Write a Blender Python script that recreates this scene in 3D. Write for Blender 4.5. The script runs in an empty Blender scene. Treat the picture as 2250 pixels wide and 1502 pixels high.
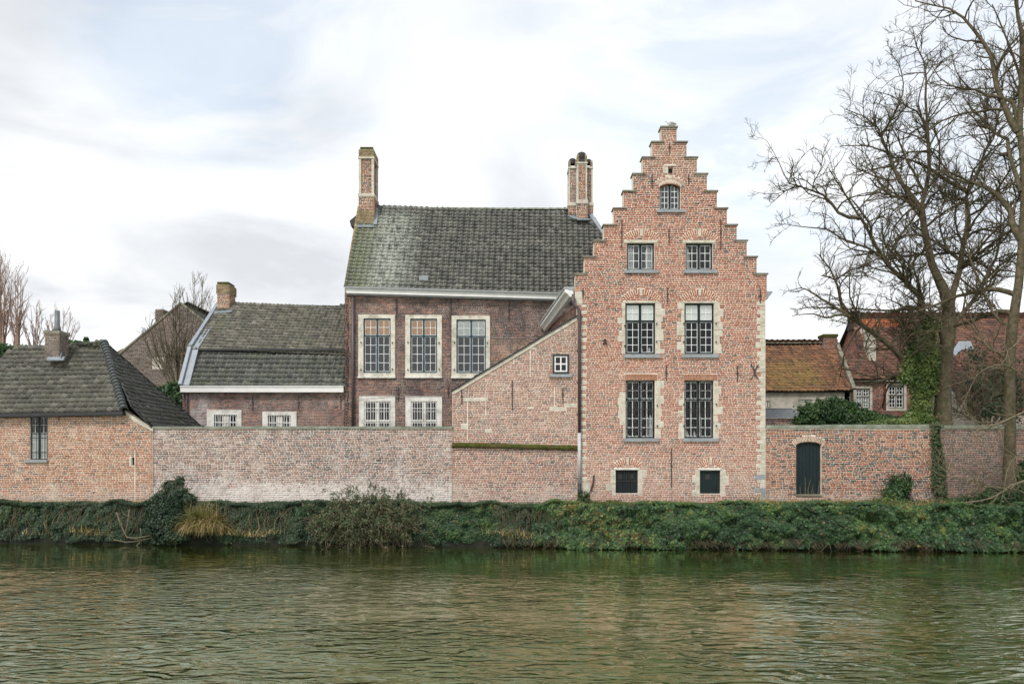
import bpy, math, random
import numpy as np
from mathutils import Matrix, Vector

# ------------------------------------------------------------------ view geometry
F, CX, HZ, EYE, D0 = 1800.0, 1125.0, 1000.0, 1.8, 31.0
def X(px, y=0.0): return (px - CX) * (D0 + y) / F
def Z(py, y=0.0): return EYE + (HZ - py) * (D0 + y) / F
def P3(px, py, y=0.0): return (X(px, y), y, Z(py, y))
WATER_Z = -1.43
S = bpy.context.scene
COL = S.collection
SUN_EL, SUN_AZ = 50.0, -28.0     # sun stands behind the camera's left shoulder, veiled by cloud

# ------------------------------------------------------------------ camera, sky, sun, exposure
cam_d = bpy.data.cameras.new('camera'); cam = bpy.data.objects.new('camera', cam_d); COL.objects.link(cam)
cam.location = (0, -D0, EYE); cam.rotation_euler = (math.radians(90), 0, 0)
cam_d.sensor_width = 36.0; cam_d.lens = 36.0 * F / 2250.0
cam_d.shift_y = (HZ - 751.0) / 2250.0
cam_d.clip_start = 0.1; cam_d.clip_end = 3000
S.camera = cam
S.view_settings.view_transform = 'Standard'; S.view_settings.look = 'None'
S.view_settings.exposure = 0.93; S.view_settings.gamma = 1.0; S.view_settings.use_curve_mapping = False

class NT:
    def __init__(s, tree): s.t = tree
    def n(s, typ, **kw):
        nd = s.t.nodes.new(typ)
        for k, v in kw.items():
            if k.startswith('i_'):
                key = k[2:]; key = int(key) if key.isdigit() else key.replace('_', ' ')
                nd.inputs[key].default_value = v
            else: setattr(nd, k, v)
        return nd
    def l(s, a, b): s.t.links.new(a, b)
    def math(s, op, a, b=None, clamp=False):
        nd = s.t.nodes.new('ShaderNodeMath'); nd.operation = op; nd.use_clamp = clamp
        for i, v in enumerate((a, b)):
            if v is None: continue
            if isinstance(v, (int, float)): nd.inputs[i].default_value = v
            else: s.l(v, nd.inputs[i])
        return nd.outputs[0]
    def mix(s, fac, a, b, mode='MIX'):
        nd = s.t.nodes.new('ShaderNodeMix'); nd.data_type = 'RGBA'; nd.blend_type = mode
        for sock, v in ((nd.inputs[0], fac), (nd.inputs[6], a), (nd.inputs[7], b)):
            if isinstance(v, (int, float)): sock.default_value = v
            elif isinstance(v, tuple): sock.default_value = (v[0], v[1], v[2], 1)
            else: s.l(v, sock)
        return nd.outputs[2]
    def noise(s, vec, scale, detail=4, rough=.55, dist=0.0):
        nd = s.n('ShaderNodeTexNoise'); nd.inputs['Scale'].default_value = scale
        nd.inputs['Detail'].default_value = detail; nd.inputs['Roughness'].default_value = rough
        nd.inputs['Distortion'].default_value = dist
        if vec is not None: s.l(vec, nd.inputs['Vector'])
        return nd.outputs['Fac']
    def maprange(s, v, a, b, c=0., d=1., smooth=True):
        nd = s.n('ShaderNodeMapRange'); nd.interpolation_type = 'SMOOTHSTEP' if smooth else 'LINEAR'
        s.l(v, nd.inputs[0])
        for i, q in enumerate((a, b, c, d)): nd.inputs[i + 1].default_value = q
        return nd.outputs[0]
    def ramp(s, fac, stops, interp='LINEAR'):
        nd = s.n('ShaderNodeValToRGB'); cr = nd.color_ramp; cr.interpolation = interp
        while len(cr.elements) < len(stops): cr.elements.new(0.5)
        for e, (p, c) in zip(cr.elements, stops): e.position = p; e.color = (c[0], c[1], c[2], 1)
        s.l(fac, nd.inputs[0]); return nd.outputs[0]
    def scalevec(s, vec, sc, rot=(0, 0, 0)):
        nd = s.n('ShaderNodeMapping'); nd.inputs['Scale'].default_value = sc; nd.inputs['Rotation'].default_value = rot
        s.l(vec, nd.inputs[0]); return nd.outputs[0]

w = bpy.data.worlds.new('World'); S.world = w; w.use_nodes = True
w.node_tree.nodes.clear(); N = NT(w.node_tree)
sky = N.n('ShaderNodeTexSky'); sky.sky_type = 'NISHITA'; sky.sun_disc = False
sky.sun_elevation = math.radians(SUN_EL); sky.sun_rotation = math.radians(180 + SUN_AZ); sky.dust_density = 2.0
tc = N.n('ShaderNodeTexCoord')
sep = N.n('ShaderNodeSeparateXYZ'); N.l(tc.outputs['Generated'], sep.inputs[0])
zc = N.math('ADD', N.math('MAXIMUM', sep.outputs[2], 0.0), 0.22)
cmb = N.n('ShaderNodeCombineXYZ'); N.l(N.math('DIVIDE', sep.outputs[0], zc), cmb.inputs[0]); N.l(N.math('DIVIDE', sep.outputs[1], zc), cmb.inputs[1])
cmb.inputs[2].default_value = 3.3
cn = N.noise(cmb.outputs[0], 1.5, 8, .53, .4)
cn2 = N.noise(N.scalevec(cmb.outputs[0], (1.0, 1.6, 1), (0, 0, .5)), 2.4, 8, .56, .7)
def blob(px, py, r):     # soft region of the sky round one direction
    d = Vector(((px - CX) / F, 1, (HZ - py) / F)).normalized()
    nd = N.n('ShaderNodeVectorMath'); nd.operation = 'DOT_PRODUCT'; N.l(tc.outputs['Generated'], nd.inputs[0]); nd.inputs[1].default_value = d
    return N.maprange(nd.outputs['Value'], math.cos(math.radians(r)), 1.0)
def addall(lst):
    o = lst[0]
    for q in lst[1:]: o = N.math('ADD', o, q)
    return o
blue = addall([N.math('MULTIPLY', blob(480, 0, 12), 1.3), N.math('MULTIPLY', blob(1780, 40, 19), 1.5), N.math('MULTIPLY', blob(1650, 300, 10), .25), N.math('MULTIPLY', blob(900, -300, 26), .6), N.math('MULTIPLY', blob(2300, 500, 12), .45)])
high = N.math('MULTIPLY', N.maprange(sep.outputs[2], .45, .9), .45)
bm = N.math('MULTIPLY', N.math('ADD', blue, high), N.maprange(cn2, .25, .8), True)
grey = addall([N.math('MULTIPLY', blob(230, 230, 16), .6), N.math('MULTIPLY', blob(690, 450, 9), .75), N.math('MULTIPLY', blob(1080, 430, 6), .4), N.math('MULTIPLY', blob(1250, 130, 8), .4), N.math('MULTIPLY', blob(20, 480, 9), .3)])
gm = N.math('MULTIPLY', N.math('ADD', grey, .66), N.maprange(cn, .22, .76), True)
cloud = N.mix(gm, (.66, .666, .672), (.405, .418, .438))
skyc = N.mix(.55, N.mix(1.0, sky.outputs[0], (.10, .10, .10), 'MULTIPLY'), (.37, .46, .55))
final = N.mix(N.math('MULTIPLY', bm, .5), cloud, skyc)
bg = N.n('ShaderNodeBackground'); bg.inputs['Strength'].default_value = 1.0
N.l(final, bg.inputs[0]); wo = N.n('ShaderNodeOutputWorld'); N.l(bg.outputs[0], wo.inputs[0])

sun_d = bpy.data.lights.new('sun', 'SUN'); sun_d.energy = 1.5; sun_d.angle = math.radians(10); sun_d.color = (1, .96, .9)
sun = bpy.data.objects.new('sun', sun_d); COL.objects.link(sun); sun.location = (0, -40, 40)
az, el = math.radians(SUN_AZ), math.radians(SUN_EL)
to_sun = Vector((math.sin(az) * math.cos(el), -math.cos(az) * math.cos(el), math.sin(el)))
sun.rotation_euler = to_sun.to_track_quat('Z', 'Y').to_euler()

# ------------------------------------------------------------------ object helpers
RNG = np.random.default_rng(7); random.seed(7)
def tag(o, label=None, cat=None, group=None, kind=None):
    if label: o['label'] = label
    if cat: o['category'] = cat
    if group: o['group'] = group
    if kind: o['kind'] = kind
    return o
def thing(name, label, cat, loc, group=None):
    o = bpy.data.objects.new(name, None); o.location = loc; o.empty_display_size = .3; COL.objects.link(o)
    return tag(o, label, cat, group)
def link(name, me, parent=None, matrix=None, label=None, kind=None):
    o = bpy.data.objects.new(name, me); COL.objects.link(o)
    if parent is not None:
        o.parent = parent
        if parent.type == 'EMPTY': o.matrix_parent_inverse = Matrix.Translation(-Vector(parent.location))
    if matrix is not None: o.matrix_basis = matrix
    if label: o['label'] = label
    if kind: o['kind'] = kind
    return o
def mesh_np(name, V, Fc, mat, r=None, smooth=False):
    me = bpy.data.meshes.new(name); V = np.asarray(V, np.float32); Fc = np.asarray(Fc, np.int32)
    k = Fc.shape[1]
    me.vertices.add(len(V)); me.vertices.foreach_set('co', V.ravel())
    me.loops.add(Fc.size); me.loops.foreach_set('vertex_index', Fc.ravel())
    me.polygons.add(len(Fc)); me.polygons.foreach_set('loop_start', np.arange(len(Fc), dtype=np.int32) * k)
    if smooth: me.polygons.foreach_set('use_smooth', np.ones(len(Fc), dtype=bool))
    me.update(calc_edges=True)
    if r is not None:
        a = me.attributes.new('r', 'FLOAT', 'POINT'); a.data.foreach_set('value', np.asarray(r, np.float32))
    me.materials.append(mat); return me
class MB:
    def __init__(s): s.v = []; s.f = []; s.m = []
    def quad(s, a, b, c, d): i = len(s.v); s.v += [a, b, c, d]; s.f.append((i, i + 1, i + 2, i + 3)); return s
    def box(s, x0, x1, y0, y1, z0, z1):
        i = len(s.v); s.v += [(x0, y0, z0), (x1, y0, z0), (x1, y1, z0), (x0, y1, z0), (x0, y0, z1), (x1, y0, z1), (x1, y1, z1), (x0, y1, z1)]
        s.f += [(i, i + 3, i + 2, i + 1), (i + 4, i + 5, i + 6, i + 7), (i, i + 1, i + 5, i + 4), (i + 1, i + 2, i + 6, i + 5), (i + 2, i + 3, i + 7, i + 6), (i + 3, i, i + 4, i + 7)]; return s
    def prism(s, front, dv):      # polygon extruded along dv
        n = len(front); i = len(s.v); s.v += [tuple(p) for p in front] + [tuple(p[k] + dv[k] for k in range(3)) for p in front]
        s.f.append(tuple(range(i, i + n))); s.f.append(tuple(range(i + 2 * n - 1, i + n - 1, -1)))
        for k in range(n): q = (k + 1) % n; s.f.append((i + q, i + k, i + n + k, i + n + q))
        return s
    def tube(s, pts, rad, n=8, caps=True):
        if isinstance(rad, (int, float)): rad = [rad] * len(pts)
        pts = [Vector(p) for p in pts]; base = len(s.v)
        for k, p in enumerate(pts):
            t = (pts[min(k + 1, len(pts) - 1)] - pts[max(k - 1, 0)]).normalized()
            a = t.cross(Vector((.31, .52, .8)) if abs(t.z) < .9 else Vector((1, 0, 0))).normalized(); b = t.cross(a)
            for j in range(n):
                an = 2 * math.pi * j / n; s.v.append(tuple(p + (a * math.cos(an) + b * math.sin(an)) * rad[k]))
        for k in range(len(pts) - 1):
            for j in range(n):
                j2 = (j + 1) % n; s.f.append((base + k * n + j, base + k * n + j2, base + (k + 1) * n + j2, base + (k + 1) * n + j))
        if caps:
            s.f.append(tuple(base + j for j in range(n))[::-1]); s.f.append(tuple(base + (len(pts) - 1) * n + j for j in range(n)))
        return s
    def mesh(s, name, mat, smooth=False):
        me = bpy.data.meshes.new(name); me.from_pydata(s.v, [], s.f); me.materials.append(mat)
        if smooth: me.polygons.foreach_set('use_smooth', np.ones(len(s.f), dtype=bool))
        me.update(); return me
    def build(s, name, mat, parent=None, label=None, kind=None, smooth=False): return link(name, s.mesh(name, mat, smooth), parent, None, label, kind)

# ------------------------------------------------------------------ materials
def new_mat(name):
    m = bpy.data.materials.new(name); m.use_nodes = True; m.node_tree.nodes.clear(); N = NT(m.node_tree)
    out = N.n('ShaderNodeOutputMaterial'); b = N.n('ShaderNodeBsdfPrincipled'); N.l(b.outputs[0], out.inputs[0])
    return m, N, b
def bumpit(N, b, h, strength=.3, dist=.01):
    bp = N.n('ShaderNodeBump'); bp.inputs['Strength'].default_value = strength; bp.inputs['Distance'].default_value = dist
    N.l(h, bp.inputs['Height']); N.l(bp.outputs[0], b.inputs['Normal'])
def plain(name, col, rough=.7, var=.25, scale=6., dirt=None, dirt_amt=.0, metal=0., spec=.5, bump=.15):
    m, N, b = new_mat(name); g = N.n('ShaderNodeNewGeometry').outputs['Position']
    n1 = N.noise(g, scale, 6, .62); k = N.maprange(n1, .25, .75, 1 - var, 1 + var)
    v = N.n('ShaderNodeCombineColor'); [N.l(k, v.inputs[i]) for i in range(3)]
    c = N.mix(1.0, col, v.outputs[0], 'MULTIPLY')
    if dirt: c = N.mix(N.math('MULTIPLY', N.maprange(N.noise(g, scale * .55, 7, .68), .42, .66), dirt_amt), c, dirt)
    N.l(c, b.inputs['Base Color']); b.inputs['Roughness'].default_value = rough; b.inputs['Metallic'].default_value = metal
    b.inputs['Specular IOR Level'].default_value = spec
    if bump: bumpit(N, b, N.noise(g, 45, 4), bump, .01)
    return m
PAL_RED = [(0, (0.0486, 0.0371, 0.0371)), (0.18, (0.0884, 0.0549, 0.0486)), (0.3, (0.1946, 0.0568, 0.0379)), (0.5, (0.3007, 0.0722, 0.0391)), (0.72, (0.3361, 0.0902, 0.0473)), (0.9, (0.3715, 0.1337, 0.0758)), (1, (0.3184, 0.1671, 0.1263))]
PAL_ORG = [(0, (0.0581, 0.0498, 0.0498)), (0.22, (0.1163, 0.083, 0.0748)), (0.36, (0.2325, 0.0831, 0.0439)), (0.6, (0.3155, 0.1038, 0.0502)), (0.82, (0.357, 0.1385, 0.0691)), (1, (0.3321, 0.1939, 0.1255))]
PAL_PINK = [(0, (0.0599, 0.047, 0.047)), (0.27, (0.1111, 0.0727, 0.0641)), (0.42, (0.1881, 0.0785, 0.0724)), (0.65, (0.2565, 0.0927, 0.0637)), (0.85, (0.3078, 0.1355, 0.0991)), (1, (0.3591, 0.2283, 0.1911))]
PAL_DARK = [(0, (.035, .03, .032)), (.3, (.07, .05, .05)), (.6, (.12, .075, .065)), (.85, (.18, .09, .07)), (1, (.27, .13, .09))]
PAL_BURNT = [(0, (0.0257, 0.024, 0.0275)), (0.36, (0.0514, 0.0411, 0.0411)), (0.46, (0.1715, 0.0686, 0.0471)), (0.68, (0.2916, 0.0859, 0.0422)), (0.88, (0.3429, 0.1359, 0.0713)), (1, (0.36, 0.2003, 0.1296))]
def brick_mat(name, pal, white=.55, white_amt=.6, soot=.6, soot_amt=.3, low=None, wcol=(.6, .54, .47), sootcol=(.06, .05, .052), zones=(), mul=1.0, wscale=1.3):
    """pal by each brick's own random value; lime bloom and soot have shapes of their own on the wall"""
    m, N, b = new_mat(name); g = N.n('ShaderNodeNewGeometry').outputs['Position']
    at = N.n('ShaderNodeAttribute', attribute_name='r').outputs['Fac']
    c = N.ramp(at, [(p, tuple(q * mul for q in cc)) for p, cc in pal])
    fine = N.noise(g, 38, 4, .6)
    c = N.mix(N.maprange(fine, .35, .7, 0, .12), c, tuple(q * .8 for q in wcol))
    sp = N.n('ShaderNodeSeparateXYZ'); N.l(g, sp.inputs[0])
    grain = N.noise(g, 16, 3, .6)
    for (x0, x1, z0, z1, col, amt) in zones:        # repairs and blooms on the wall
        soft = .35
        fx = N.math('MULTIPLY', N.maprange(sp.outputs[0], x0 - soft, x0 + soft), N.maprange(sp.outputs[0], x1 - soft, x1 + soft, 1, 0))
        fz = N.math('MULTIPLY', N.maprange(sp.outputs[2], z0 - soft, z0 + soft), N.maprange(sp.outputs[2], z1 - soft, z1 + soft, 1, 0))
        f = N.math('MULTIPLY', N.math('MULTIPLY', fx, fz), N.maprange(N.noise(g, 2.2, 6, .7), .3, .62, 0, amt))
        c = N.mix(f, c, col)
    wn = N.math('ADD', N.math('MULTIPLY', N.noise(g, wscale, 7, .66), .7), N.math('MULTIPLY', grain, .3))
    f = N.maprange(wn, white - .07, white + .1, 0, white_amt); c = N.mix(f, c, wcol)
    sn = N.noise(N.scalevec(g, (1, 1, .55)), 1.0, 8, .68, .3)
    c = N.mix(N.maprange(sn, soot - .06, soot + .08, 0, soot_amt), c, sootcol)
    stk = N.noise(N.scalevec(g, (4.5, 4.5, .28)), 1.0, 5, .6)
    c = N.mix(N.maprange(stk, .56, .74, 0, .38), c, sootcol)
    if low:
        z0, z1, amt = low
        zf = N.maprange(sp.outputs[2], z1 + .4, z0); gn = N.noise(g, 5.5, 6, .72); f = N.maprange(N.math('ADD', N.math('ADD', N.math('MULTIPLY', zf, .34), N.math('MULTIPLY', gn, .65)), N.math('MULTIPLY', wn, .45)), .70, .93, 0, amt); c = N.mix(f, c, wcol)
    N.l(c, b.inputs['Base Color']); b.inputs['Roughness'].default_value = .88; b.inputs['Specular IOR Level'].default_value = .25
    bumpit(N, b, N.noise(g, 70, 4, .6), .35, .006)
    return m
def tile_mat(name, pal, lichen=.0, lcol=(.32, .36, .28), moss=(.07, .085, .02), moss_amt=.4, rough=.42, zones=()):
    m, N, b = new_mat(name); g = N.n('ShaderNodeNewGeometry').outputs['Position']
    at = N.n('ShaderNodeAttribute', attribute_name='r').outputs['Fac']
    c = N.ramp(at, pal)
    n1 = N.noise(g, 1.1, 7, .65, .4); c = N.mix(N.maprange(n1, .5, .68, 0, moss_amt), c, moss)
    n3 = N.noise(g, 24, 4, .7)
    c = N.mix(N.maprange(n3, .52, .7, 0, .4), c, lcol)
    if lichen: c = N.mix(N.math('MULTIPLY', N.maprange(N.noise(g, 2.3, 7, .7), .5, .7), lichen), c, lcol)
    sp = N.n('ShaderNodeSeparateXYZ'); N.l(g, sp.inputs[0])
    for (x0, x1, z0, z1, col, amt, soft) in zones:
        fx = N.math('MULTIPLY', N.maprange(sp.outputs[0], x0 - soft, x0 + soft), N.maprange(sp.outputs[0], x1 - soft, x1 + soft, 1, 0))
        fz = N.math('MULTIPLY', N.maprange(sp.outputs[2], z0 - soft, z0 + soft), N.maprange(sp.outputs[2], z1 - soft, z1 + soft, 1, 0))
        st = N.noise(N.scalevec(g, (3, 1, .7)), 2.0, 7, .7)
        c = N.mix(N.math('MULTIPLY', N.math('MULTIPLY', fx, fz), N.maprange(st, .32, .6, 0, amt)), c, col)
    N.l(c, b.inputs['Base Color'])
    N.l(N.maprange(n3, .3, .7, rough - .1, rough + .22), b.inputs['Roughness'])
    bumpit(N, b, n3, .3, .01); return m

M = {}
M['mortar'] = plain('lime_mortar', (.7, .63, .53), .95, .15, 5, (.36, .3, .26), .45, spec=.2, bump=.5)
M['mortar_pink'] = plain('lime_mortar_pink', (.68, .6, .51), .95, .15, 5, (.4, .33, .29), .45, spec=.2, bump=.5)
M['mortar_dark'] = plain('sooty_mortar', (.34, .285, .25), .95, .35, 1.8, (.09, .072, .068), .8, spec=.2, bump=.5)
M['mortar_white'] = plain('white_mortar', (.7, .645, .59), .95, .15, 5, (.32, .26, .22), .4, spec=.2, bump=.5)
M['stone'] = plain('cream_stone', (.53, .495, .42), .85, .14, 7, (.3, .265, .2), .6, spec=.3)
M['stone_grey'] = plain('bluestone', (.26, .28, .3), .7, .15, 8, (.14, .15, .14), .4, spec=.4)
M['white_paint'] = plain('white_paint', (.7, .7, .69), .45, .05, 4, (.5, .48, .44), .25, bump=0)
M['white_wash'] = plain('whitewashed_surround', (.68, .67, .63), .85, .08, 5, (.36, .33, .28), .7)
M['cream_wash'] = plain('cream_surround', (.6, .57, .49), .85, .1, 5, (.3, .27, .22), .75)
M['green_paint'] = plain('dark_green_paint', (.008, .017, .019), .6, .2, 5, bump=0, spec=.25)
M['teal_paint'] = plain('blue_green_paint', (.022, .055, .072), .6, .2, 5, bump=0, spec=.25)
M['muntin'] = plain('glazing_bar_paint', (.74, .77, .78), .5, .05, 5, bump=0)
M['iron'] = plain('black_iron', (.022, .02, .02), .6, .3, 20, (.07, .03, .02), .4, bump=.2)
M['lead'] = plain('lead_sheet', (.2, .235, .275), .5, .15, 6, (.3, .32, .34), .4, spec=.5)
M['zinc'] = plain('grey_zinc', (.3, .31, .32), .45, .15, 6)
M['pipe_brown'] = plain('maroon_pipe_paint', (.085, .06, .07), .5, .15, 6, bump=0)
M['pipe_grey'] = plain('grey_pipe_paint', (.42, .43, .44), .5, .1, 6, bump=0)
M['black'] = plain('black_trim', (.018, .019, .021), .5, .2, 6, bump=0)
M['coping_green'] = plain('mossy_coping', (.22, .24, .2), .9, .3, 3, (.09, .12, .05), .5)
M['cap_stone'] = plain('weathered_cap', (.2, .19, .15), .9, .25, 5, (.08, .09, .04), .5)
M['moss'] = plain('moss', (.05, .06, .012), 1, .5, 9, (.12, .075, .05), .55, spec=.1)
M['room'] = plain('dim_room', (.075, .075, .08), .9, .3, 1.5, bump=0)
M['blind_white'] = plain('white_blind', (.85, .84, .82), .9, .04, 3, bump=0)
M['blind_peach'] = plain('peach_blind', (.84, .5, .28), .9, .05, 3, bump=0)
M['clay_dark'] = plain('dark_clay', (.02, .019, .017), .8, .3, 12)
M['slate'] = plain('slate', (.1, .115, .13), .5, .2, 9, (.2, .2, .18), .3)
M['soil'] = plain('soil', (.06, .045, .03), 1, .4, 4, (.03, .04, .012), .6, spec=.1, bump=.6)
M['bark'] = plain('bark', (.11, .088, .06), .95, .35, 9, (.04, .05, .02), .75, spec=.15, bump=.8)
M['bark_pale'] = plain('pale_twig', (.16, .13, .09), .95, .3, 9, (.08, .09, .04), .5, spec=.15, bump=.3)
M['bark_red'] = plain('reddish_bark', (.3, .21, .165), .95, .3, 3, spec=.15, bump=.3)
M['dry'] = plain('dry_stem', (.26, .2, .11), .95, .35, 14, (.12, .08, .05), .5, spec=.15, bump=0)
M['wet_stone'] = plain('wet_quay_stone', (.02, .022, .018), 1, .35, 3, (.03, .035, .02), .5, spec=.05, bump=.5)
M['plaster'] = plain('flaking_plaster', (.5, .47, .41), .95, .14, 2.5, (.25, .22, .17), .75, spec=.2, bump=.4)
M['skylight'] = plain('pale_skylight', (.2, .22, .24), .25, .05, 2, bump=0)

M['b_gable'] = brick_mat('gable_brick', PAL_RED, .63, .35, .66, .35, (0.0, 4.2, .22), zones=[(2, 9.8, 0, 5.2, (.42, .26, .21), .3), (4.2, 7.8, 12.2, 14.5, (.22, .18, .14), .5)])
M['b_arch'] = brick_mat('arch_brick', [(0, (.22, .06, .035)), (1, (.42, .13, .06))], .68, .2, .8, .1)
M['b_lean'] = brick_mat('leanto_brick', PAL_PINK, .57, .45, .68, .35, (0.0, 1.2, .35), mul=1.1, zones=[(-2.2, 2.4, 2.5, 7, (.45, .34, .27), .25)])
M['b_garden'] = brick_mat('garden_wall_brick', [(0, (.06, .05, .05)), (.3, (.11, .08, .075)), (.5, (.2, .11, .09)), (.75, (.29, .14, .1)), (1, (.38, .28, .24))], .56, .45, .68, .3, (.1, 1.5, .97), wcol=(.66, .61, .58), mul=.9)
M['b_left'] = brick_mat('left_house_brick', PAL_ORG, .58, .5, .68, .3, (0, .9, .35))
M['b_right'] = brick_mat('right_wall_brick', PAL_BURNT, .64, .35, .66, .3, (-.1, .7, .5))
M['mortar_old'] = plain('old_wall_mortar', (.4, .34, .28), .95, .2, 5, (.16, .13, .11), .6, spec=.2, bump=.5)  # dirty old mortar; the shade on this wall is also put into its colour
M['b_old'] = brick_mat('old_wall_brick', PAL_DARK, .62, .4, .6, .4, (-.1, .8, .3), mul=1.15, wcol=(.36, .31, .27))
M['b_main'] = brick_mat('sooty_brick', PAL_DARK, .6, .5, .53, .75, None, wcol=(.42, .35, .3), mul=1.5, sootcol=(.045, .038, .042),
    zones=[(X(757, 6), X(775, 6), 0, 9.3, (.42, .28, .2), .75), (X(1095, 6), X(1240, 6), 4.2, Z(755, 6), (.5, .34, .24), .95)])
M['b_wing'] = brick_mat('wing_brick', PAL_DARK, .56, .55, .56, .6, None, wcol=(.45, .39, .36), mul=1.7, zones=[(X(414, 6), X(462, 6), 2.8, 4.7, (.46, .44, .46), .95), (X(640, 6), X(757, 6), 2, 3.9, (.3, .17, .13), .6)])
M['b_chim'] = brick_mat('chimney_brick', PAL_ORG, .64, .3, .62, .5, None, mul=.85)
M['b_moss'] = brick_mat('mossy_brick', [(0, (.13, .1, .05)), (.5, (.26, .19, .08)), (1, (.35, .27, .13))], .64, .3, .56, .5, None, sootcol=(.07, .07, .035))
M['b_far'] = brick_mat('far_brick', [(0, (.04, .035, .033)), (.5, (.09, .075, .066)), (1, (.16, .12, .1))], .62, .3, .64, .3, None, mul=1.3)
M['b_farred'] = brick_mat('far_red_brick', PAL_RED, .6, .4, .62, .5, None, mul=.72)
GREY = [(0, (.014, .014, .013)), (.3, (.038, .037, .033)), (.6, (.064, .062, .054)), (.85, (.1, .096, .083)), (1, (.18, .17, .145))]
M['t_main'] = tile_mat('grey_pantile', GREY, .15, moss_amt=.35, moss=(.055, .065, .035), rough=.42,
    zones=[(X(805, 8), X(905, 8), 9.2, 13.6, (.38, .41, .36), .7, .8), (X(765, 7), X(820, 7), 9, 13.5, (.11, .13, .05), .7, .5)])
M['t_wing'] = tile_mat('brownish_pantile', [(0, (.03, .027, .021)), (.5, (.08, .072, .055)), (1, (.17, .15, .12))], .12, moss_amt=.5, moss=(.07, .075, .035), rough=.55)
M['t_wing_low'] = tile_mat('dark_mossy_pantile', [(0, (.03, .032, .033)), (.5, (.065, .066, .058)), (1, (.12, .12, .1))], .12, moss_amt=.6, moss=(.055, .075, .03), rough=.5)
M['t_left'] = tile_mat('left_pantile', [(0, (.024, .022, .018)), (.5, (.06, .054, .042)), (1, (.13, .118, .098))], .1, moss_amt=.4, moss=(.075, .075, .035), rough=.6)
M['t_side'] = tile_mat('side_pantile', [(0, (.028, .028, .028)), (1, (.075, .076, .07))], .1, moss_amt=.4, moss=(.05, .06, .02), rough=.6)
M['t_hip'] = plain('new_hip_tile', (.085, .095, .1), .5, .12, 8)
M['t_orange'] = tile_mat('orange_pantile', [(0, (.06, .035, .025)), (.5, (.17, .08, .045)), (1, (.3, .14, .065))], .1, lcol=(.3, .25, .15), moss_amt=.5, moss=(.12, .07, .04), rough=.8,
    zones=[(X(1680, 13), X(1800, 13), 5.3, 6.9, (.27, .2, .05), .55, .6)])
M['t_red'] = tile_mat('red_pantile', [(0, (.05, .03, .025)), (.5, (.135, .063, .043)), (1, (.22, .1, .066))], .1, lcol=(.25, .2, .15), moss_amt=.4, moss=(.09, .07, .05), rough=.8,
    zones=[(X(1890, 16), X(1990, 16), 9.25, 9.75, (.5, .13, .04), .95, .15)])

def leaf_mat(name, stops, rough=.5, trans=.2):
    m, N, b = new_mat(name); at = N.n('ShaderNodeAttribute', attribute_name='r').outputs['Fac']
    c = N.ramp(at, stops); N.l(c, b.inputs['Base Color']); b.inputs['Roughness'].default_value = rough
    b.inputs['Specular IOR Level'].default_value = .35
    t = N.n('ShaderNodeBsdfTranslucent'); N.l(c, t.inputs[0]); mx = N.n('ShaderNodeMixShader'); mx.inputs[0].default_value = trans
    out = [n for n in m.node_tree.nodes if n.type == 'OUTPUT_MATERIAL'][0]
    N.l(b.outputs[0], mx.inputs[1]); N.l(t.outputs[0], mx.inputs[2]); N.l(mx.outputs[0], out.inputs[0]); return m
M['ivy'] = leaf_mat('ivy_leaf', [(0, (.014, .034, .014)), (.35, (.028, .068, .024)), (.62, (.05, .105, .034)), (.8, (.09, .15, .035)), (.9, (.2, .2, .04)), (.97, (.17, .08, .03)), (1, (.1, .05, .03))])
M['ivy_dull'] = leaf_mat('dull_ivy_leaf', [(0, (.014, .032, .018)), (.5, (.03, .06, .03)), (.8, (.06, .085, .04)), (1, (.14, .11, .05))])
M['bramble'] = leaf_mat('bramble_leaf', [(0, (.03, .055, .02)), (.5, (.07, .11, .045)), (.8, (.17, .17, .1)), (1, (.14, .07, .04))])
M['laurel'] = leaf_mat('laurel_leaf', [(0, (.012, .035, .012)), (.5, (.03, .075, .02)), (1, (.09, .15, .04))])
M['brightivy'] = leaf_mat('bright_ivy_leaf', [(0, (.03, .06, .015)), (.5, (.08, .13, .03)), (1, (.24, .26, .08))])
M['grass'] = leaf_mat('grass_blade', [(0, (.04, .075, .015)), (.6, (.09, .13, .03)), (1, (.2, .17, .06))])
M['straw'] = leaf_mat('straw_blade', [(0, (.1, .11, .03)), (.4, (.24, .2, .08)), (1, (.5, .37, .17))])

for gname, gf_ in (('glass', 1.0), ('glass_shaded', .65), ('glass_bright', 1.8)):  # copies differ only in reflection gain, standing in for darker or brighter reflected surroundings
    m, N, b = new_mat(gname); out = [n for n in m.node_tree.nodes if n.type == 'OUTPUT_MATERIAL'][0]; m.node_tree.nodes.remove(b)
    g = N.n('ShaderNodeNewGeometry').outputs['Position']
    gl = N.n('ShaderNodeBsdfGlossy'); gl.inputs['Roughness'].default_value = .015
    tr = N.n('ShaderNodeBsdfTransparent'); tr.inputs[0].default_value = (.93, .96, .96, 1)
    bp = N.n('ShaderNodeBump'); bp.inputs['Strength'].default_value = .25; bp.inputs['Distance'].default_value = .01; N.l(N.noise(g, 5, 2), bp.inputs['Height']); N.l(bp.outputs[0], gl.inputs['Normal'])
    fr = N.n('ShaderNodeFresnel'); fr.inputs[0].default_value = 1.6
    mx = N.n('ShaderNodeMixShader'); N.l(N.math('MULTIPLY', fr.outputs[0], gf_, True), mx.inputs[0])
    N.l(tr.outputs[0], mx.inputs[1]); N.l(gl.outputs[0], mx.inputs[2]); N.l(mx.outputs[0], out.inputs[0]); M[gname] = m

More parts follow.
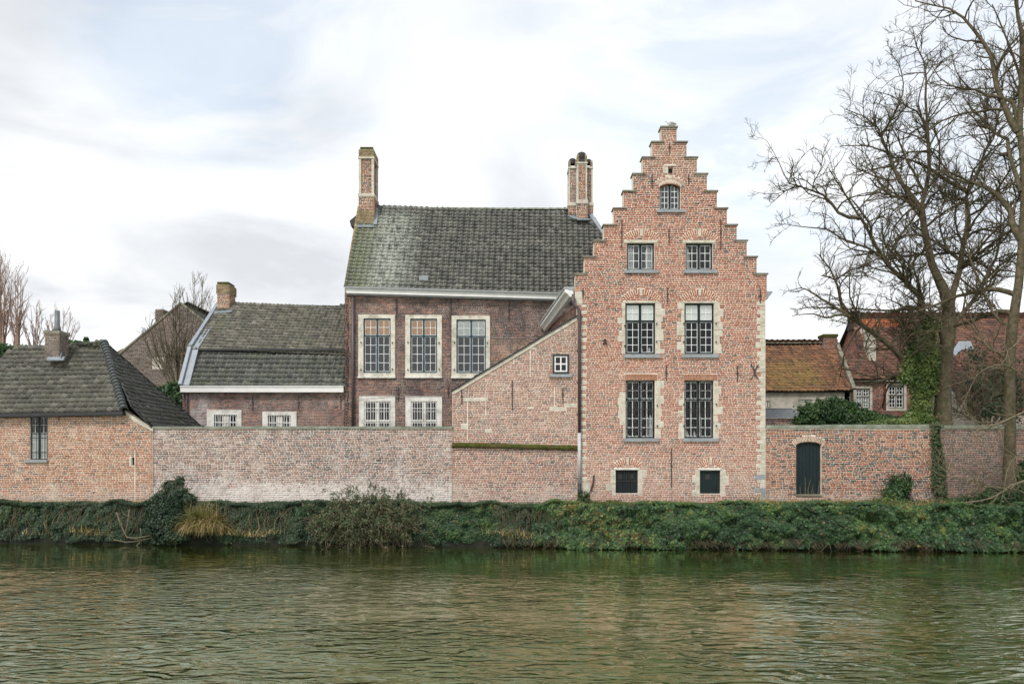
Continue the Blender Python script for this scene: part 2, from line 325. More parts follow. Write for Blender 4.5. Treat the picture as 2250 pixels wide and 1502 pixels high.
# water
m, N, b = new_mat('canal_water'); g = N.n('ShaderNodeNewGeometry').outputs['Position']
n0 = N.noise(g, .12, 3); c = N.mix(N.maprange(n0, .35, .65), (.058, .067, .011), (.043, .054, .011))
out = [n for n in m.node_tree.nodes if n.type == 'OUTPUT_MATERIAL'][0]; m.node_tree.nodes.remove(b); b = None
r1 = N.noise(N.scalevec(g, (.95, 2.2, 1), (0, 0, math.radians(14))), 1.35, 1.5, .45, .8)
r2 = N.noise(N.scalevec(g, (1.1, 2.0, 1), (0, 0, math.radians(-22))), 3.0, 3, .55, .5)
r1 = N.math('SUBTRACT', 1.0, N.math('ABSOLUTE', N.math('MULTIPLY', N.math('SUBTRACT', r1, .5), 2.0)))
r3 = N.noise(g, 9.0, 3, .55)
gust = N.maprange(N.noise(N.scalevec(g, (.7, 1, 1)), .2, 3), .38, .6, .35, 1.4)
wsp = N.n('ShaderNodeSeparateXYZ'); N.l(g, wsp.inputs[0]); shelter = N.maprange(wsp.outputs[1], -14, -4, 1.0, .22)
h = N.math('MULTIPLY', N.math('ADD', N.math('ADD', N.math('MULTIPLY', r1, .058), N.math('MULTIPLY', r2, .012)), N.math('MULTIPLY', r3, .0012)), N.math('MULTIPLY', gust, shelter))
bp = N.n('ShaderNodeBump'); bp.inputs['Strength'].default_value = 1.0; bp.inputs['Distance'].default_value = 1.0
N.l(h, bp.inputs['Height']); 
dif = N.n('ShaderNodeBsdfDiffuse'); N.l(c, dif.inputs[0]); gls = N.n('ShaderNodeBsdfGlossy'); gls.inputs['Roughness'].default_value = .012; gls.inputs['Color'].default_value = (.92, .97, .84, 1); N.l(bp.outputs[0], gls.inputs['Normal'])
frw = N.n('ShaderNodeFresnel'); frw.inputs[0].default_value = 1.33; N.l(bp.outputs[0], frw.inputs['Normal']); mxw = N.n('ShaderNodeMixShader')
N.l(N.math('MINIMUM', N.math('MULTIPLY', frw.outputs[0], 1.95), .93), mxw.inputs[0]); N.l(dif.outputs[0], mxw.inputs[1]); N.l(gls.outputs[0], mxw.inputs[2]); N.l(mxw.outputs[0], out.inputs[0]); M['water'] = m
M['ground'] = plain('garden_ground', (.055, .07, .028), 1, .4, 1.2, (.08, .06, .035), .6, spec=.1, bump=.5)

# ------------------------------------------------------------------ the large setting
def bank_y(x):   # quay edge at ground level: it comes nearer towards the right
    t = (x + 19.5) / 37.0; t = min(max(t, -1), 1.6)
    return -.35 - 2.7 * t
NX = 90; xs = np.linspace(-70, 70, NX)
V = [(-1500, bank_y(-70), 0)] + [(x, bank_y(x), 0) for x in xs] + [(1500, bank_y(70), 0), (1500, 1800, 0), (-1500, 1800, 0)]
me = bpy.data.meshes.new('ground'); me.from_pydata([(v[0], v[1], v[2] - .012) for v in V], [], [tuple(range(len(V)))]); me.materials.append(M['ground']); link('ground', me, kind='structure')
mb = MB(); mb.quad((-1500, -1500, WATER_Z), (1500, -1500, WATER_Z), (1500, 6, WATER_Z), (-1500, 6, WATER_Z)); mb.build('water', M['water'], kind='structure')
mb = MB(); prev = None
for x in np.linspace(-70, 70, 140):
    yb = bank_y(x); cur = [(x, yb + .5, -.02), (x, yb, -.02), (x, yb - .22, -1.0), (x, yb - .42, -1.22), (x, yb - .46, -3)]
    if prev:
        for k in range(4): mb.quad(prev[k], prev[k + 1], cur[k + 1], cur[k])
    prev = cur
mb.build('embankment', M['soil'], kind='structure')
mb = MB(); prev = None
for x in np.linspace(-60, 60, 160):
    yb = bank_y(x) - .5 + .03 * math.sin(x * 2.3); cur = [(x, yb + .3, -1.2), (x, yb, -1.22), (x, yb - .03, -1.9)]
    if prev:
        for k in range(2): mb.quad(prev[k], prev[k + 1], cur[k + 1], cur[k])
    prev = cur
mb.build('quay_edge', M['wet_stone'], kind='structure')

# ------------------------------------------------------------------ brick walls
def sub_iv(ivs, a, b):
    out = []
    for (p, q) in ivs:
        if b <= p or a >= q: out.append((p, q)); continue
        if a > p: out.append((p, a))
        if b < q: out.append((b, q))
    return out
BRICK_CACHE = {}
def unit_brick(mat, k):
    key = (mat.name, k)
    if key not in BRICK_CACHE:
        c = .035
        V = [(0, 0, 0), (1, 0, 0), (1, 0, 1), (0, 0, 1), (c * .4, 1, c * 2), (1 - c * .4, 1, c * 2), (1 - c * .4, 1, 1 - c * 2), (c * .4, 1, 1 - c * 2)]
        Fc = [(4, 7, 6, 5), (0, 1, 2, 3), (0, 4, 5, 1), (1, 5, 6, 2), (2, 6, 7, 3), (3, 7, 4, 0)]
        BRICK_CACHE[key] = mesh_np('brick', V, Fc, mat, [(k + .5) / 16.] * 8)
    return BRICK_CACHE[key]
class Wall:
    """upright wall: u runs along U from O, n points outwards"""
    def __init__(s, segs, O=(0, 0), U=(1, 0), Nn=(0, -1)):
        s.segs = segs; s.O = np.array(O, float); s.U = np.array(U, float); s.N = np.array(Nn, float)
        s.open = []; s.excl = []; s.arch = []; s.round = []
    def pt(s, u, n, z):
        p = s.O + s.U * u + s.N * n; return (p[0], p[1], z)
    def edges(s, z):
        for (z0, z1, a0, a1, b0, b1) in s.segs:
            if z0 <= z < z1:
                t = (z - z0) / (z1 - z0); return a0 + (a1 - a0) * t, b0 + (b1 - b0) * t
        return None
    def ivs(s, z, bricks=True):
        e = s.edges(z)
        if e is None or e[1] <= e[0]: return []
        iv = [e]
        for (a, b, c, d) in s.open:
            if c < z < d: iv = sub_iv(iv, a, b)
        for (a, b, zs, rise, zb) in s.round:     # arched opening
            if zb < z <= zs: iv = sub_iv(iv, a, b)
            elif zs < z < zs + rise:
                hw = (b - a) / 2; k = math.sqrt(max(0, 1 - ((z - zs) / rise) ** 2)) * hw; iv = sub_iv(iv, (a + b) / 2 - k, (a + b) / 2 + k)
        if bricks:
            for (a, b, c, d) in s.excl:
                if c < z < d: iv = sub_iv(iv, a, b)
            for (cx, cz, ri, ro, ha) in s.arch:
                dz = z - cz
                if dz <= 0 or dz >= ro: continue
                xo = min(math.sqrt(ro * ro - dz * dz), dz * math.tan(ha)); xi = math.sqrt(ri * ri - dz * dz) if dz < ri else 0
                if xo > xi:
                    iv = sub_iv(iv, cx - xo - .01, cx - xi); iv = sub_iv(iv, cx + xi, cx + xo + .01)
        return iv
    def body(s, parent, mat, thick=.36, name='wall'):
        bz = set()
        for sg in s.segs: bz |= {round(sg[0], 4), round(sg[1], 4)}
        for o in s.open: bz |= {round(o[2], 4), round(o[3], 4)}
        for (a, b, zs, rise, zb) in s.round:
            bz |= {round(zb, 4)} | {round(zs + rise * q, 4) for q in (0, .3, .55, .72, .85, .94, 1)}
        bz = sorted(bz); mb = MB()
        for z0, z1 in zip(bz[:-1], bz[1:]):
            if z1 - z0 < 1e-3: continue
            zm = (z0 + z1) / 2; em = s.edges(zm); e0 = s.edges(z0 + 1e-4); e1 = s.edges(z1 - 1e-4)
            if em is None: continue
            for (a, b) in s.ivs(zm, False):
                a0, a1 = (e0[0], e1[0]) if abs(a - em[0]) < 1e-6 else (a, a)
                b0, b1 = (e0[1], e1[1]) if abs(b - em[1]) < 1e-6 else (b, b)
                mb.prism([s.pt(a0, 0, z0), s.pt(b0, 0, z0), s.pt(b1, 0, z1), s.pt(a1, 0, z1)], (-s.N[0] * thick, -s.N[1] * thick, 0))
        return mb.build(name, mat, parent)
    def bricks(s, parent, mat, seed=1, nind=300, course=.07, joint=.017, L=.215, proud=.0065, wave=.010, zmin=None, umin=None, umax=None, name='brick', vis=None):
        rng = np.random.default_rng(seed); rows = []
        z0 = min(q[0] for q in s.segs); z1 = max(q[1] for q in s.segs)
        if zmin is not None: z0 = max(z0, zmin)
        n = int((z1 - z0) / course)
        drift = 0.0
        for i in range(n):
            zb = z0 + i * course; zm = zb + course * .5
            for (a, b) in s.ivs(zm):
                if umin is not None: a = max(a, umin)
                if umax is not None: b = min(b, umax)
                if b - a < .05: continue
                x = a; ps = .85 if i % 2 == 0 else .22
                x1 = a + rng.uniform(.06, L); first = True
                while x < b - .03:
                    ln = (L if rng.random() < ps else L * .5) * rng.uniform(.93, 1.07)
                    if first: ln = x1 - a; first = False
                    e = x + ln
                    if b - e < .07: e = b
                    rows.append((x + joint * .5, min(e, b) - joint * .5, zb + joint * .5, zb + course - joint * .5)); x = e
        A = np.array(rows)
        if not len(A): return
        mid = (A[:, 0] + A[:, 1]) * .5
        dz = wave * (np.sin(mid * .8 + seed) + .5 * np.sin(mid * 2.1 + A[:, 2] * .6)) + rng.normal(0, .0018, len(A))
        A[:, 2] += dz; A[:, 3] += dz + rng.normal(0, .0015, len(A))
        pr = proud + rng.normal(0, .002, len(A)); pr = np.clip(pr, .003, .02)
        r = np.clip(.04 + rng.beta(1.9, 1.6, len(A)) + .1 * np.sin(mid * .7 + A[:, 2] * 1.3 + seed), 0.01, .99)
        if nind:
            score = (A[:, 1] - A[:, 0]) * (A[:, 3] - A[:, 2]); score = np.where(A[:, 2] < .15, score * .5, score)
            if vis is not None: score = np.where((A[:, 2] > vis[2]) & (A[:, 3] < vis[3]) & (A[:, 0] > vis[0]) & (A[:, 1] < vis[1]), score, 0)
            idx = np.argsort(-score)[:nind]
            for k in idx:
                u0, u1, a, c = A[k]; p = s.pt(u0, -.004, a)
                mtx = Matrix(((s.U[0] * (u1 - u0), s.N[0] * (pr[k] + .004), 0, p[0]), (s.U[1] * (u1 - u0), s.N[1] * (pr[k] + .004), 0, p[1]), (0, 0, c - a, p[2]), (0, 0, 0, 1)))
                link(name, unit_brick(mat, int(r[k] * 16)), parent, mtx)
            keep = np.ones(len(A), bool); keep[idx] = False; A = A[keep]; pr = pr[keep]; r = r[keep]
        if not len(A): return
        m = len(A); j = lambda: rng.normal(0, .0016, m)
        cs = []
        for (uu, zz) in ((0, 2), (1, 2), (1, 3), (0, 3)):
            cs.append((A[:, uu], -.004 + 0 * pr, A[:, zz]))
        sg = {(0, 2): (1, 1), (1, 2): (-1, 1), (1, 3): (-1, -1), (0, 3): (1, -1)}
        for (uu, zz) in ((0, 2), (1, 2), (1, 3), (0, 3)):
            a, b_ = sg[(uu, zz)]; cs.append((A[:, uu] + a * .002 + j(), pr + j() * .5, A[:, zz] + b_ * .0025 + j()))
        V = np.zeros((m, 8, 3))
        for k, (u, nn, z) in enumerate(cs):
            V[:, k, 0] = s.O[0] + s.U[0] * u + s.N[0] * nn; V[:, k, 1] = s.O[1] + s.U[1] * u + s.N[1] * nn; V[:, k, 2] = z
        base = (np.arange(m) * 8)[:, None, None]
        Fq = np.array([(4, 7, 6, 5), (0, 4, 5, 1), (1, 5, 6, 2), (2, 6, 7, 3), (3, 7, 4, 0)])[None] + base
        me = mesh_np('brickwork', V.reshape(-1, 3), Fq.reshape(-1, 4), mat, np.repeat(r, 8))
        link('brickwork', me, parent, kind='stuff')
    def voussoirs(s, parent, cx, cz, ri, ro, ha, mat, n, key=None, split=True, proud=.014, name='arch_brick', seed=3):
        rng = random.Random(seed + int(cx * 10))
        for i in range(n):
            a = -ha + 2 * ha * (i + .5) / n
            if key and abs(a) < key: continue
            wd = (2 * ha * (ri + ro) / 2 / n) - .03
            cuts = ((ri, ri + (ro - ri) * (.62 if i % 2 else .36)), (ri + (ro - ri) * (.62 if i % 2 else .36), ro)) if split else ((ri, ro),)
            for (q0, q1) in cuts:
                q0 += .006; q1 -= .006
                du = (math.cos(a), -math.sin(a)); dr = (math.sin(a), math.cos(a))   # tangent, radial in (u,z)
                ou = cx + dr[0] * q0 - du[0] * wd / 2; oz = cz + dr[1] * q0 - du[1] * wd / 2
                p = s.pt(ou, -.002, oz); pr = proud + rng.uniform(-.003, .003)
                U3 = (s.U[0] * du[0] * wd, s.U[1] * du[0] * wd, du[1] * wd); R3 = (s.U[0] * dr[0] * (q1 - q0), s.U[1] * dr[0] * (q1 - q0), dr[1] * (q1 - q0))
                mtx = Matrix(((U3[0], s.N[0] * pr, R3[0], p[0]), (U3[1], s.N[1] * pr, R3[1], p[1]), (U3[2], 0, R3[2], p[2]), (0, 0, 0, 1)))
                link(name, unit_brick(mat, rng.randrange(2, 15)), parent, mtx)
    def stone(s, parent, a, b, c, d, mat, proud=.013, name='quoin', excl=True, back=.004, label=None):
        if excl: s.excl.append((a - .004, b + .004, c, d))
        e = .006; mb = MB()
        f = [s.pt(a, -back, c), s.pt(b, -back, c), s.pt(b, -back, d), s.pt(a, -back, d)]
        g = [s.pt(a + e, proud, c + e), s.pt(b - e, proud, c + e), s.pt(b - e, proud, d - e), s.pt(a + e, proud, d - e)]
        mb.v = f + g; mb.f = [(4, 5, 6, 7), (0, 3, 2, 1), (0, 1, 5, 4), (1, 2, 6, 5), (2, 3, 7, 6), (3, 0, 4, 7)]
        return mb.build(name, mat, parent, label)

# ------------------------------------------------------------------ windows
def window(parent, x0, x1, z0, z1, y, frame_mat, cols=2, rows_low=4, rows_top=2, transom=None, blind=None, bars=0, recess=.11, fw=.055, mull=True,
           muntin_mat=None, mw=.018, seed=1, interior=True, arch=0, bar_mat=None, cols_total=None, label=None, mull_mat=None, mullw=None, low_blind=None, hide_below=None, glass='glass', curtain=None):
    """two casements below a transom with fixed lights above; every pane is a part of the window"""
    mt = muntin_mat or M['muntin']; rng = random.Random(seed)
    yf = y + recess; mb = MB()
    mb.box(x0, x0 + fw, yf - .03, yf + .05, z0, z1); mb.box(x1 - fw, x1, yf - .03, yf + .05, z0, z1)
    mb.box(x0 + fw, x1 - fw, yf - .032, yf + .05, z0, z0 + fw * 1.2); mb.box(x0 + fw, x1 - fw, yf - .032, yf + .05, z1 - fw, z1)
    if arch:      # segmental head filled above the springing
        n = 8; cxm = (x0 + x1) / 2; hw = (x1 - x0) / 2
        for i in range(n):
            ua = -1 + 2 * i / n; ub = -1 + 2 * (i + 1) / n
            za = z1 - arch + arch * math.sqrt(max(0, 1 - ua * ua)); zb = z1 - arch + arch * math.sqrt(max(0, 1 - ub * ub))
            mb.prism([(cxm + ua * hw, yf - .034, za - fw), (cxm + ub * hw, yf - .034, zb - fw), (cxm + ub * hw, yf - .034, z1 + .03), (cxm + ua * hw, yf - .034, z1 + .03)], (0, .06, 0))
    xm = (x0 + x1) / 2; mw2 = (mullw or fw * 1.5) / 2
    if mull and mull_mat is None: mb.box(xm - mw2, xm + mw2, yf - .036, yf + .05, z0 + fw * 1.2, z1 - fw)
    if transom: mb.box(x0 + fw, x1 - fw, yf - .05, yf + .05, transom - fw * .55, transom + fw * .55)
    win = mb.build('window', frame_mat, parent, label)
    if mull and mull_mat is not None: MB().box(xm - mw2, xm + mw2, yf - .05, yf + .05, z0 + fw * 1.2, z1 - fw).build('mullion', mull_mat, win)
    fields = []
    zsp = [(z0 + fw * 1.2, (transom - fw * .55) if transom else z1 - fw, rows_low)]
    if transom: zsp.append((transom + fw * .55, z1 - fw, rows_top))
    xsp = [(x0 + fw, xm - mw2), (xm + mw2, x1 - fw)] if mull else [(x0 + fw, x1 - fw)]
    gb = MB()
    for fi, (za, zb, nr) in enumerate(zsp):
        for (xa, xb) in xsp:
            s = .012
            gb.box(xa, xa + mw, yf - .012, yf + .012, za, zb); gb.box(xb - mw, xb, yf - .012, yf + .012, za, zb)
            gb.box(xa + mw, xb - mw, yf - .012, yf + .012, za, za + mw); gb.box(xa + mw, xb - mw, yf - .012, yf + .012, zb - mw, zb)
            for c in range(1, cols): xx = xa + (xb - xa) * c / cols; gb.box(xx - mw / 2, xx + mw / 2, yf - .01, yf + .01, za + mw, zb - mw)
            for r in range(1, nr): zz = za + (zb - za) * r / nr; gb.box(xa + mw, xb - mw, yf - .0115, yf + .0115, zz - mw / 2, zz + mw / 2)
            for c in range(cols):
                for r in range(nr):
                    a, b_ = xa + (xb - xa) * c / cols, xa + (xb - xa) * (c + 1) / cols
                    p, q = za + (zb - za) * r / nr, za + (zb - za) * (r + 1) / nr
                    t1, t2 = rng.gauss(0, .012), rng.gauss(0, .010)
                    dx, dzz = (b_ - a) / 2, (q - p) / 2
                    pm = MB().quad((a, yf + t1 * dx + t2 * dzz, p), (b_, yf - t1 * dx + t2 * dzz, p), (b_, yf - t1 * dx - t2 * dzz, q), (a, yf + t1 * dx - t2 * dzz, q))
                    if hide_below is None or q > hide_below: pm.build('pane', M[glass], win)
            bl = blind if fi == 1 else low_blind
            if bl:
                MB().box(xa + .005, xb - .005, yf + .02, yf + .03, za, zb).build('blind', bl, win)
    gb.build('glazing_bars', mt, win)
    if curtain:
        for (ca, cb, ct) in curtain:
            cm = MB(); xa_, xb_c = x0 + (x1 - x0) * ca, x0 + (x1 - x0) * cb; zt_ = z0 + (z1 - z0) * ct; nn_c = 8
            for q in range(nn_c): u0, u1 = xa_ + (xb_c - xa_) * q / nn_c, xa_ + (xb_c - xa_) * (q + 1) / nn_c; cm.quad((u0, yf + .12 + .03 * (q % 2), z0), (u1, yf + .12 + .03 * ((q + 1) % 2), z0), (u1, yf + .12 + .03 * ((q + 1) % 2), zt_ - .05 * abs(q + 1 - nn_c / 2)), (u0, yf + .12 + .03 * (q % 2), zt_ - .05 * abs(q - nn_c / 2)))
            cm.build('curtain', M['blind_white'], win)
    if interior:
        ib = MB(); d = 1.6; X0, X1, Z0, Z1, Y0, Y1 = x0 - .25, x1 + .25, z0 - .3, z1 + .2, yf + .30, yf + .30 + d
        ib.quad((X0, Y1, Z0), (X1, Y1, Z0), (X1, Y1, Z1), (X0, Y1, Z1)); ib.quad((X0, Y0, Z0), (X0, Y1, Z0), (X0, Y1, Z1), (X0, Y0, Z1)); ib.quad((X1, Y1, Z0), (X1, Y0, Z0), (X1, Y0, Z1), (X1, Y1, Z1))
        ib.quad((X0, Y0, Z0), (X1, Y0, Z0), (X1, Y1, Z0), (X0, Y1, Z0)); ib.quad((X0, Y1, Z1), (X1, Y1, Z1), (X1, Y0, Z1), (X0, Y0, Z1))
        ib.build('room_interior', M['room'], win)
    if bars:
        bmx = bar_mat or M['iron']
        for i in range(bars):
            xx = x0 + (x1 - x0) * (i + .5) / bars; MB().tube([(xx, yf - .085, z0 + .01), (xx, yf - .085, z1 - .01)], .011, 6).build('security_bar', bmx, win)
        nb = 3 if (z1 - z0) > 1.5 else 2
        for i in range(nb):
            zz = z0 + (z1 - z0) * (i + .5) / nb; MB().box(x0 + .01, x1 - .01, yf - .098, yf - .088, zz - .012, zz + .012).build('cross_bar', bmx, win)
    return win
def sill(parent, x0, x1, z0, z1, y, mat, out=.07): return MB().box(x0, x1, y - out, y + .12, z0, z1).build('sill', mat, parent)
def anchor(parent, px, py0, py1, y, r=.014, knob=True):
    x = X(px, y); a, b = Z(py1, y), Z(py0, y); mb = MB(); mb.box(x - r, x + r, y - .04, y - .018, a, b)
    if knob: m_ = a + (b - a) * .55; mb.box(x - r * 2.2, x + r * 2.2, y - .05, y - .017, m_ - .03, m_ + .03)
    return mb.build('wall_anchor', M['iron'], parent)

# ------------------------------------------------------------------ tiled roofs
TILE_CACHE = {}
def tile_shape(w, L):
    us = np.array([0, .14, .3, .5, .72, .9, 1.06]); hs = np.array([.0, .036, .045, .016, -.006, -.004, .014]) * (w / .25)
    V = []
    for (v, lift) in ((0, .034), (L, .004)):
        for u, h in zip(us, hs): V.append((u * w, v + (.018 * math.sin(u * math.pi) * -1 if v == 0 else 0), h + lift))
    n = len(us)
    for u, h in zip(us, hs): V.append((u * w, -.018 * math.sin(u * math.pi) + .006, h + .010))
    Fc = [(i, i + 1, n + i + 1, n + i) for i in range(n - 1)] + [(2 * n + i, 2 * n + i + 1, i + 1, i) for i in range(n - 1)]
    return np.array(V), np.array(Fc)
def pin(poly, u, v):
    ins = False; n = len(poly); j = n - 1
    for i in range(n):
        (xi, yi), (xj, yj) = poly[i], poly[j]
        if (yi > v) != (yj > v) and u < (xj - xi) * (v - yi) / (yj - yi) + xi: ins = not ins
        j = i
    return ins
def roof(parent, pts, mat, w=.25, ex=.25, seed=1, nind=300, sag=.0, slope_name='roof_deck', deck_mat=None, holes=()):
    """pts[0]->pts[1] is the eave; tiles are laid in rows up the slope inside the polygon"""
    rng = np.random.default_rng(seed); P = [Vector(p) for p in pts]
    U = (P[1] - P[0]).normalized(); Nv = U.cross(P[2] - P[0]).normalized()
    if Nv.z < 0: Nv = -Nv
    Vv = Nv.cross(U).normalized()
    if Vv.z < 0: Vv = -Vv
    poly = [((p - P[0]).dot(U), (p - P[0]).dot(Vv)) for p in P]
    umin, umax = min(q[0] for q in poly), max(q[0] for q in poly); vmax = max(q[1] for q in poly)
    dm = MB(); dm.prism([P[0] + U * u + Vv * v - Nv * (.012 + sag) for (u, v) in poly], tuple(-Nv * .06)); dm.build(slope_name, deck_mat or M['black'], parent)
    L = ex * 1.25; TV, TF = tile_shape(w, L); pos = []
    nr = int(math.ceil(vmax / ex)); nc = int((umax - umin) / w) + 1
    for i in range(nr):
        off = rng.normal(0, .006)
        for j in range(nc):
            u = umin + j * w + off; v = i * ex
            cu, cv = u + w * .5, min(v + ex * .5, vmax - .02)
            if pin(poly, cu, cv) and not any(a < cu < b and c < cv < d for (a, b, c, d) in holes): pos.append((u, v))
    pos = np.array(pos); m = len(pos)
    pos[:, 1] += np.where(rng.random(m) < .04, rng.normal(0, .03, m), rng.normal(0, .005, m)); lift = rng.normal(0, .006, m) - (sag * np.sin(np.pi * (pos[:, 0] - umin) / (umax - umin)) if sag else 0)
    r = np.clip(rng.beta(2.2, 2.4, m), .02, .98); tilt = rng.normal(0, .012, m)
    Um, Vm, Nm, O = np.array(U), np.array(Vv), np.array(Nv), np.array(P[0])
    org = O + pos[:, :1] * Um + pos[:, 1:] * Vm + lift[:, None] * Nm
    dist = np.linalg.norm(org - np.array([0, -D0, EYE]), axis=1); idx = np.argsort(dist)[:nind] if nind else np.array([], int)
    for k in idx:
        key = (mat.name, w, ex, int(r[k] * 12))
        if key not in TILE_CACHE: TILE_CACHE[key] = mesh_np('roof_tile', TV, TF, mat, [(key[3] + .5) / 12] * len(TV), True)
        vv = Vm + Nm * tilt[k]
        mt = Matrix(((Um[0], vv[0], Nm[0], org[k][0]), (Um[1], vv[1], Nm[1], org[k][1]), (Um[2], vv[2], Nm[2], org[k][2]), (0, 0, 0, 1)))
        link('roof_tile', TILE_CACHE[key], parent, mt)
    keep = np.ones(m, bool); keep[idx] = False
    if keep.any():
        og = org[keep]; tl = tilt[keep]; q = len(og)
        V = og[:, None, :] + TV[None, :, :1] * Um + TV[None, :, 1:2] * (Vm + Nm * tl[:, None])[:, None, :] + TV[None, :, 2:] * Nm
        Fq = TF[None] + (np.arange(q) * len(TV))[:, None, None]
        link('roof_tiling', mesh_np('roof_tiling', V.reshape(-1, 3), Fq.reshape(-1, 4), mat, np.repeat(r[keep], len(TV)), True), parent, kind='stuff')
CAPS = {}
def cap_run(parent, A, B, mat, rad=.12, step=.33, name='ridge_tile', up=Vector((0, 0, 1))):
    A, B = Vector(A), Vector(B); d = (B - A); n = max(1, int(round(d.length / step))); d.normalize(); side = d.cross(up).normalized(); nn = side.cross(d).normalized()
    key = (mat.name, rad)
    if key not in CAPS:
        mb = MB(); k = 7
        for (v, rr) in ((0, 1.08), (.93, 1.0), (1.0, .96)):
            for i in range(k):
                a = math.pi * (i / (k - 1)); mb.v.append((math.cos(a) * rad * rr, v * 1.06, math.sin(a) * rad * rr))
        for j in range(2):
            for i in range(k - 1): mb.f.append((j * k + i, j * k + i + 1, (j + 1) * k + i + 1, (j + 1) * k + i))
        for i in range(k): a = math.pi * (i / (k - 1)); mb.v.append((math.cos(a) * rad * .9, 0, math.sin(a) * rad * .9))
        for i in range(k - 1): mb.f.append((i + 1, i, 3 * k + i, 3 * k + i + 1))
        CAPS[key] = mb.mesh(name, mat, True)
    L = (B - A).length / n
    for i in range(n):
        p = A + d * L * i + nn * random.uniform(-.006, .006)
        link(name, CAPS[key], parent, Matrix(((side.x, d.x * L, nn.x, p.x), (side.y, d.y * L, nn.y, p.y), (side.z, d.z * L, nn.z, p.z), (0, 0, 0, 1))))
def gutter(parent, A, B, mat, r=.06, name='gutter'): return MB().tube([A, B], r, 10).build(name, mat, parent)
def side_bricks(parent, x, y0, y1, z0, z1, mat, sgn, seed, mortar=None, thick=.1, nind=0, segs=None):
    wl = Wall(segs or [(z0, z1, 0, 0, y1 - y0, y1 - y0)], (x, y0), (0, 1), (sgn, 0)); wl.body(parent, mortar or M['mortar'], thick, 'side_wall'); wl.bricks(parent, mat, seed, nind); return wl
def chimney(parent, x0, x1, y0, y1, z0, z1, mat, seed, mortar=None, side=1, name='chimney', core=True):
    """brick stack with real courses on the faces that show"""
    ob = MB().box(x0 + .002, x1 - .002, y0 + .002, y1, z0, z1).build(name, mortar or M['mortar_dark'], parent)
    for (O, U, Nn, ln) in (((x0, y0), (1, 0), (0, -1), x1 - x0), ((x1, y0), (0, 1), (1, 0), y1 - y0), ((x0, y0), (0, 1), (-1, 0), y1 - y0)):
        if Nn[0] * side < 0: continue
        A = Wall([(z0, z1, 0, 0, ln, ln)], O, U, Nn)
        A.bricks(ob, mat, seed, 0, wave=0.002)
    return ob

# ================================================================== STEPPED GABLE HOUSE (y = 0)
Y = 0.0
gh = thing('stepped_gable_house', 'tall narrow red brick canal house with a stepped gable and cream stone windows', 'house', (X(1475), 0, 0))
steps = [(655, 603, 1263.5, 1685), (603, 565.5, 1284, 1662.7), (565.5, 530, 1305, 1641), (530, 495.5, 1326.5, 1619), (495.5, 459, 1348.5, 1597.5),
         (459, 421.3, 1370, 1575.5), (421.3, 383.7, 1391, 1553.5), (383.7, 347.4, 1412, 1531.5), (347.4, 313.6, 1432.6, 1508.7), (313.6, 281, 1453, 1487)]
segs = [(-.35, Z(655), X(1268), X(1268), X(1682), X(1682))]
for (a, b, l, r_) in steps: segs.append((Z(a), Z(b), X(l), X(l), X(r_), X(r_)))
W = Wall(segs)
def R(x0, x1, ytop, ybot, y=0): return (X(x0, y), X(x1, y), Z(ybot, y), Z(ytop, y))
winsC = [R(1374, 1440, 665.8, 778), R(1504, 1569, 665.8, 778)]
winsD = [R(1374.5, 1439, 835.5, 962), R(1503.5, 1568, 835.5, 962)]
winsB = [R(1377.6, 1437.8, 534, 593), R(1506.6, 1566, 534, 593)]
cell = [R(1352.6, 1401.7, 1032, 1083), R(1537.8, 1583, 1033, 1084)]
hole = R(1468, 1479, 367, 381)
W.open += winsC + winsD + winsB + cell + [hole]
W.round.append((X(1449.5), X(1495), Z(412), Z(403) - Z(412), Z(460.5)))
def arch_px(cx, top, R_, th, ha): return (X(cx), Z(top + R_), (R_ - th) / F * D0, R_ / F * D0, math.radians(ha))
archs = [arch_px(1408.5, 634.5, 60, 15, 45), arch_px(1537.5, 634.5, 60, 15, 45), arch_px(1409.5, 503, 57, 15, 45), arch_px(1537, 503, 57, 15, 45),
         arch_px(1379, 1006, 44, 14, 46), arch_px(1561.5, 1006, 41, 14, 46)]
archA = arch_px(1472.3, 386, 44, 20, 47)
W.arch += archs + [archA]
W.excl += [R(1371.6, 1444, 821.6, 836), R(1501, 1576, 821.6, 836)]
# jamb stones, quoins, lintels (before the bricks, which stop at them)
rg = random.Random(5)
def jamb(Wl, par, xe, side, ytop, ybot, mat, longs=(16, 8), hs=(12, 17), y=0):
    p = ytop; k = rg.random() < .5
    while p < ybot - 4:
        h = rg.uniform(*hs); q = min(p + h, ybot)
        if ybot - q < 5: q = ybot
        ln = (longs[0] if k else longs[1]) * rg.uniform(.8, 1.15); k = not k if rg.random() < .75 else k
        a, b = (xe - ln, xe - .3) if side < 0 else (xe + .3, xe + ln)
        Wl.stone(par, X(a, y), X(b, y), Z(q, y) + .004, Z(p, y) - .004, mat, rg.uniform(.007, .012), 'jamb_stone'); p = q
for (xa, xb) in ((1374, 1440), (1504, 1569)):
    jamb(W, gh, xa, -1, 664, 777, M['stone'], (15, 7)); jamb(W, gh, xb, 1, 664, 777, M['stone'], (18, 12))
    jamb(W, gh, xa, -1, 860, 961, M['stone'], (14, 4)); jamb(W, gh, xb, 1, 836, 961, M['stone'], (16, 10))
    W.stone(gh, X(xa - 5), X(xb + 8), Z(665.6), Z(661.5), M['stone'], .02, 'lintel')
for (xa, xb) in ((1377.6, 1437.8), (1506.6, 1566)): W.stone(gh, X(xa - 6), X(xb + 6), Z(533.8), Z(527.5), M['stone'], .03, 'lintel')
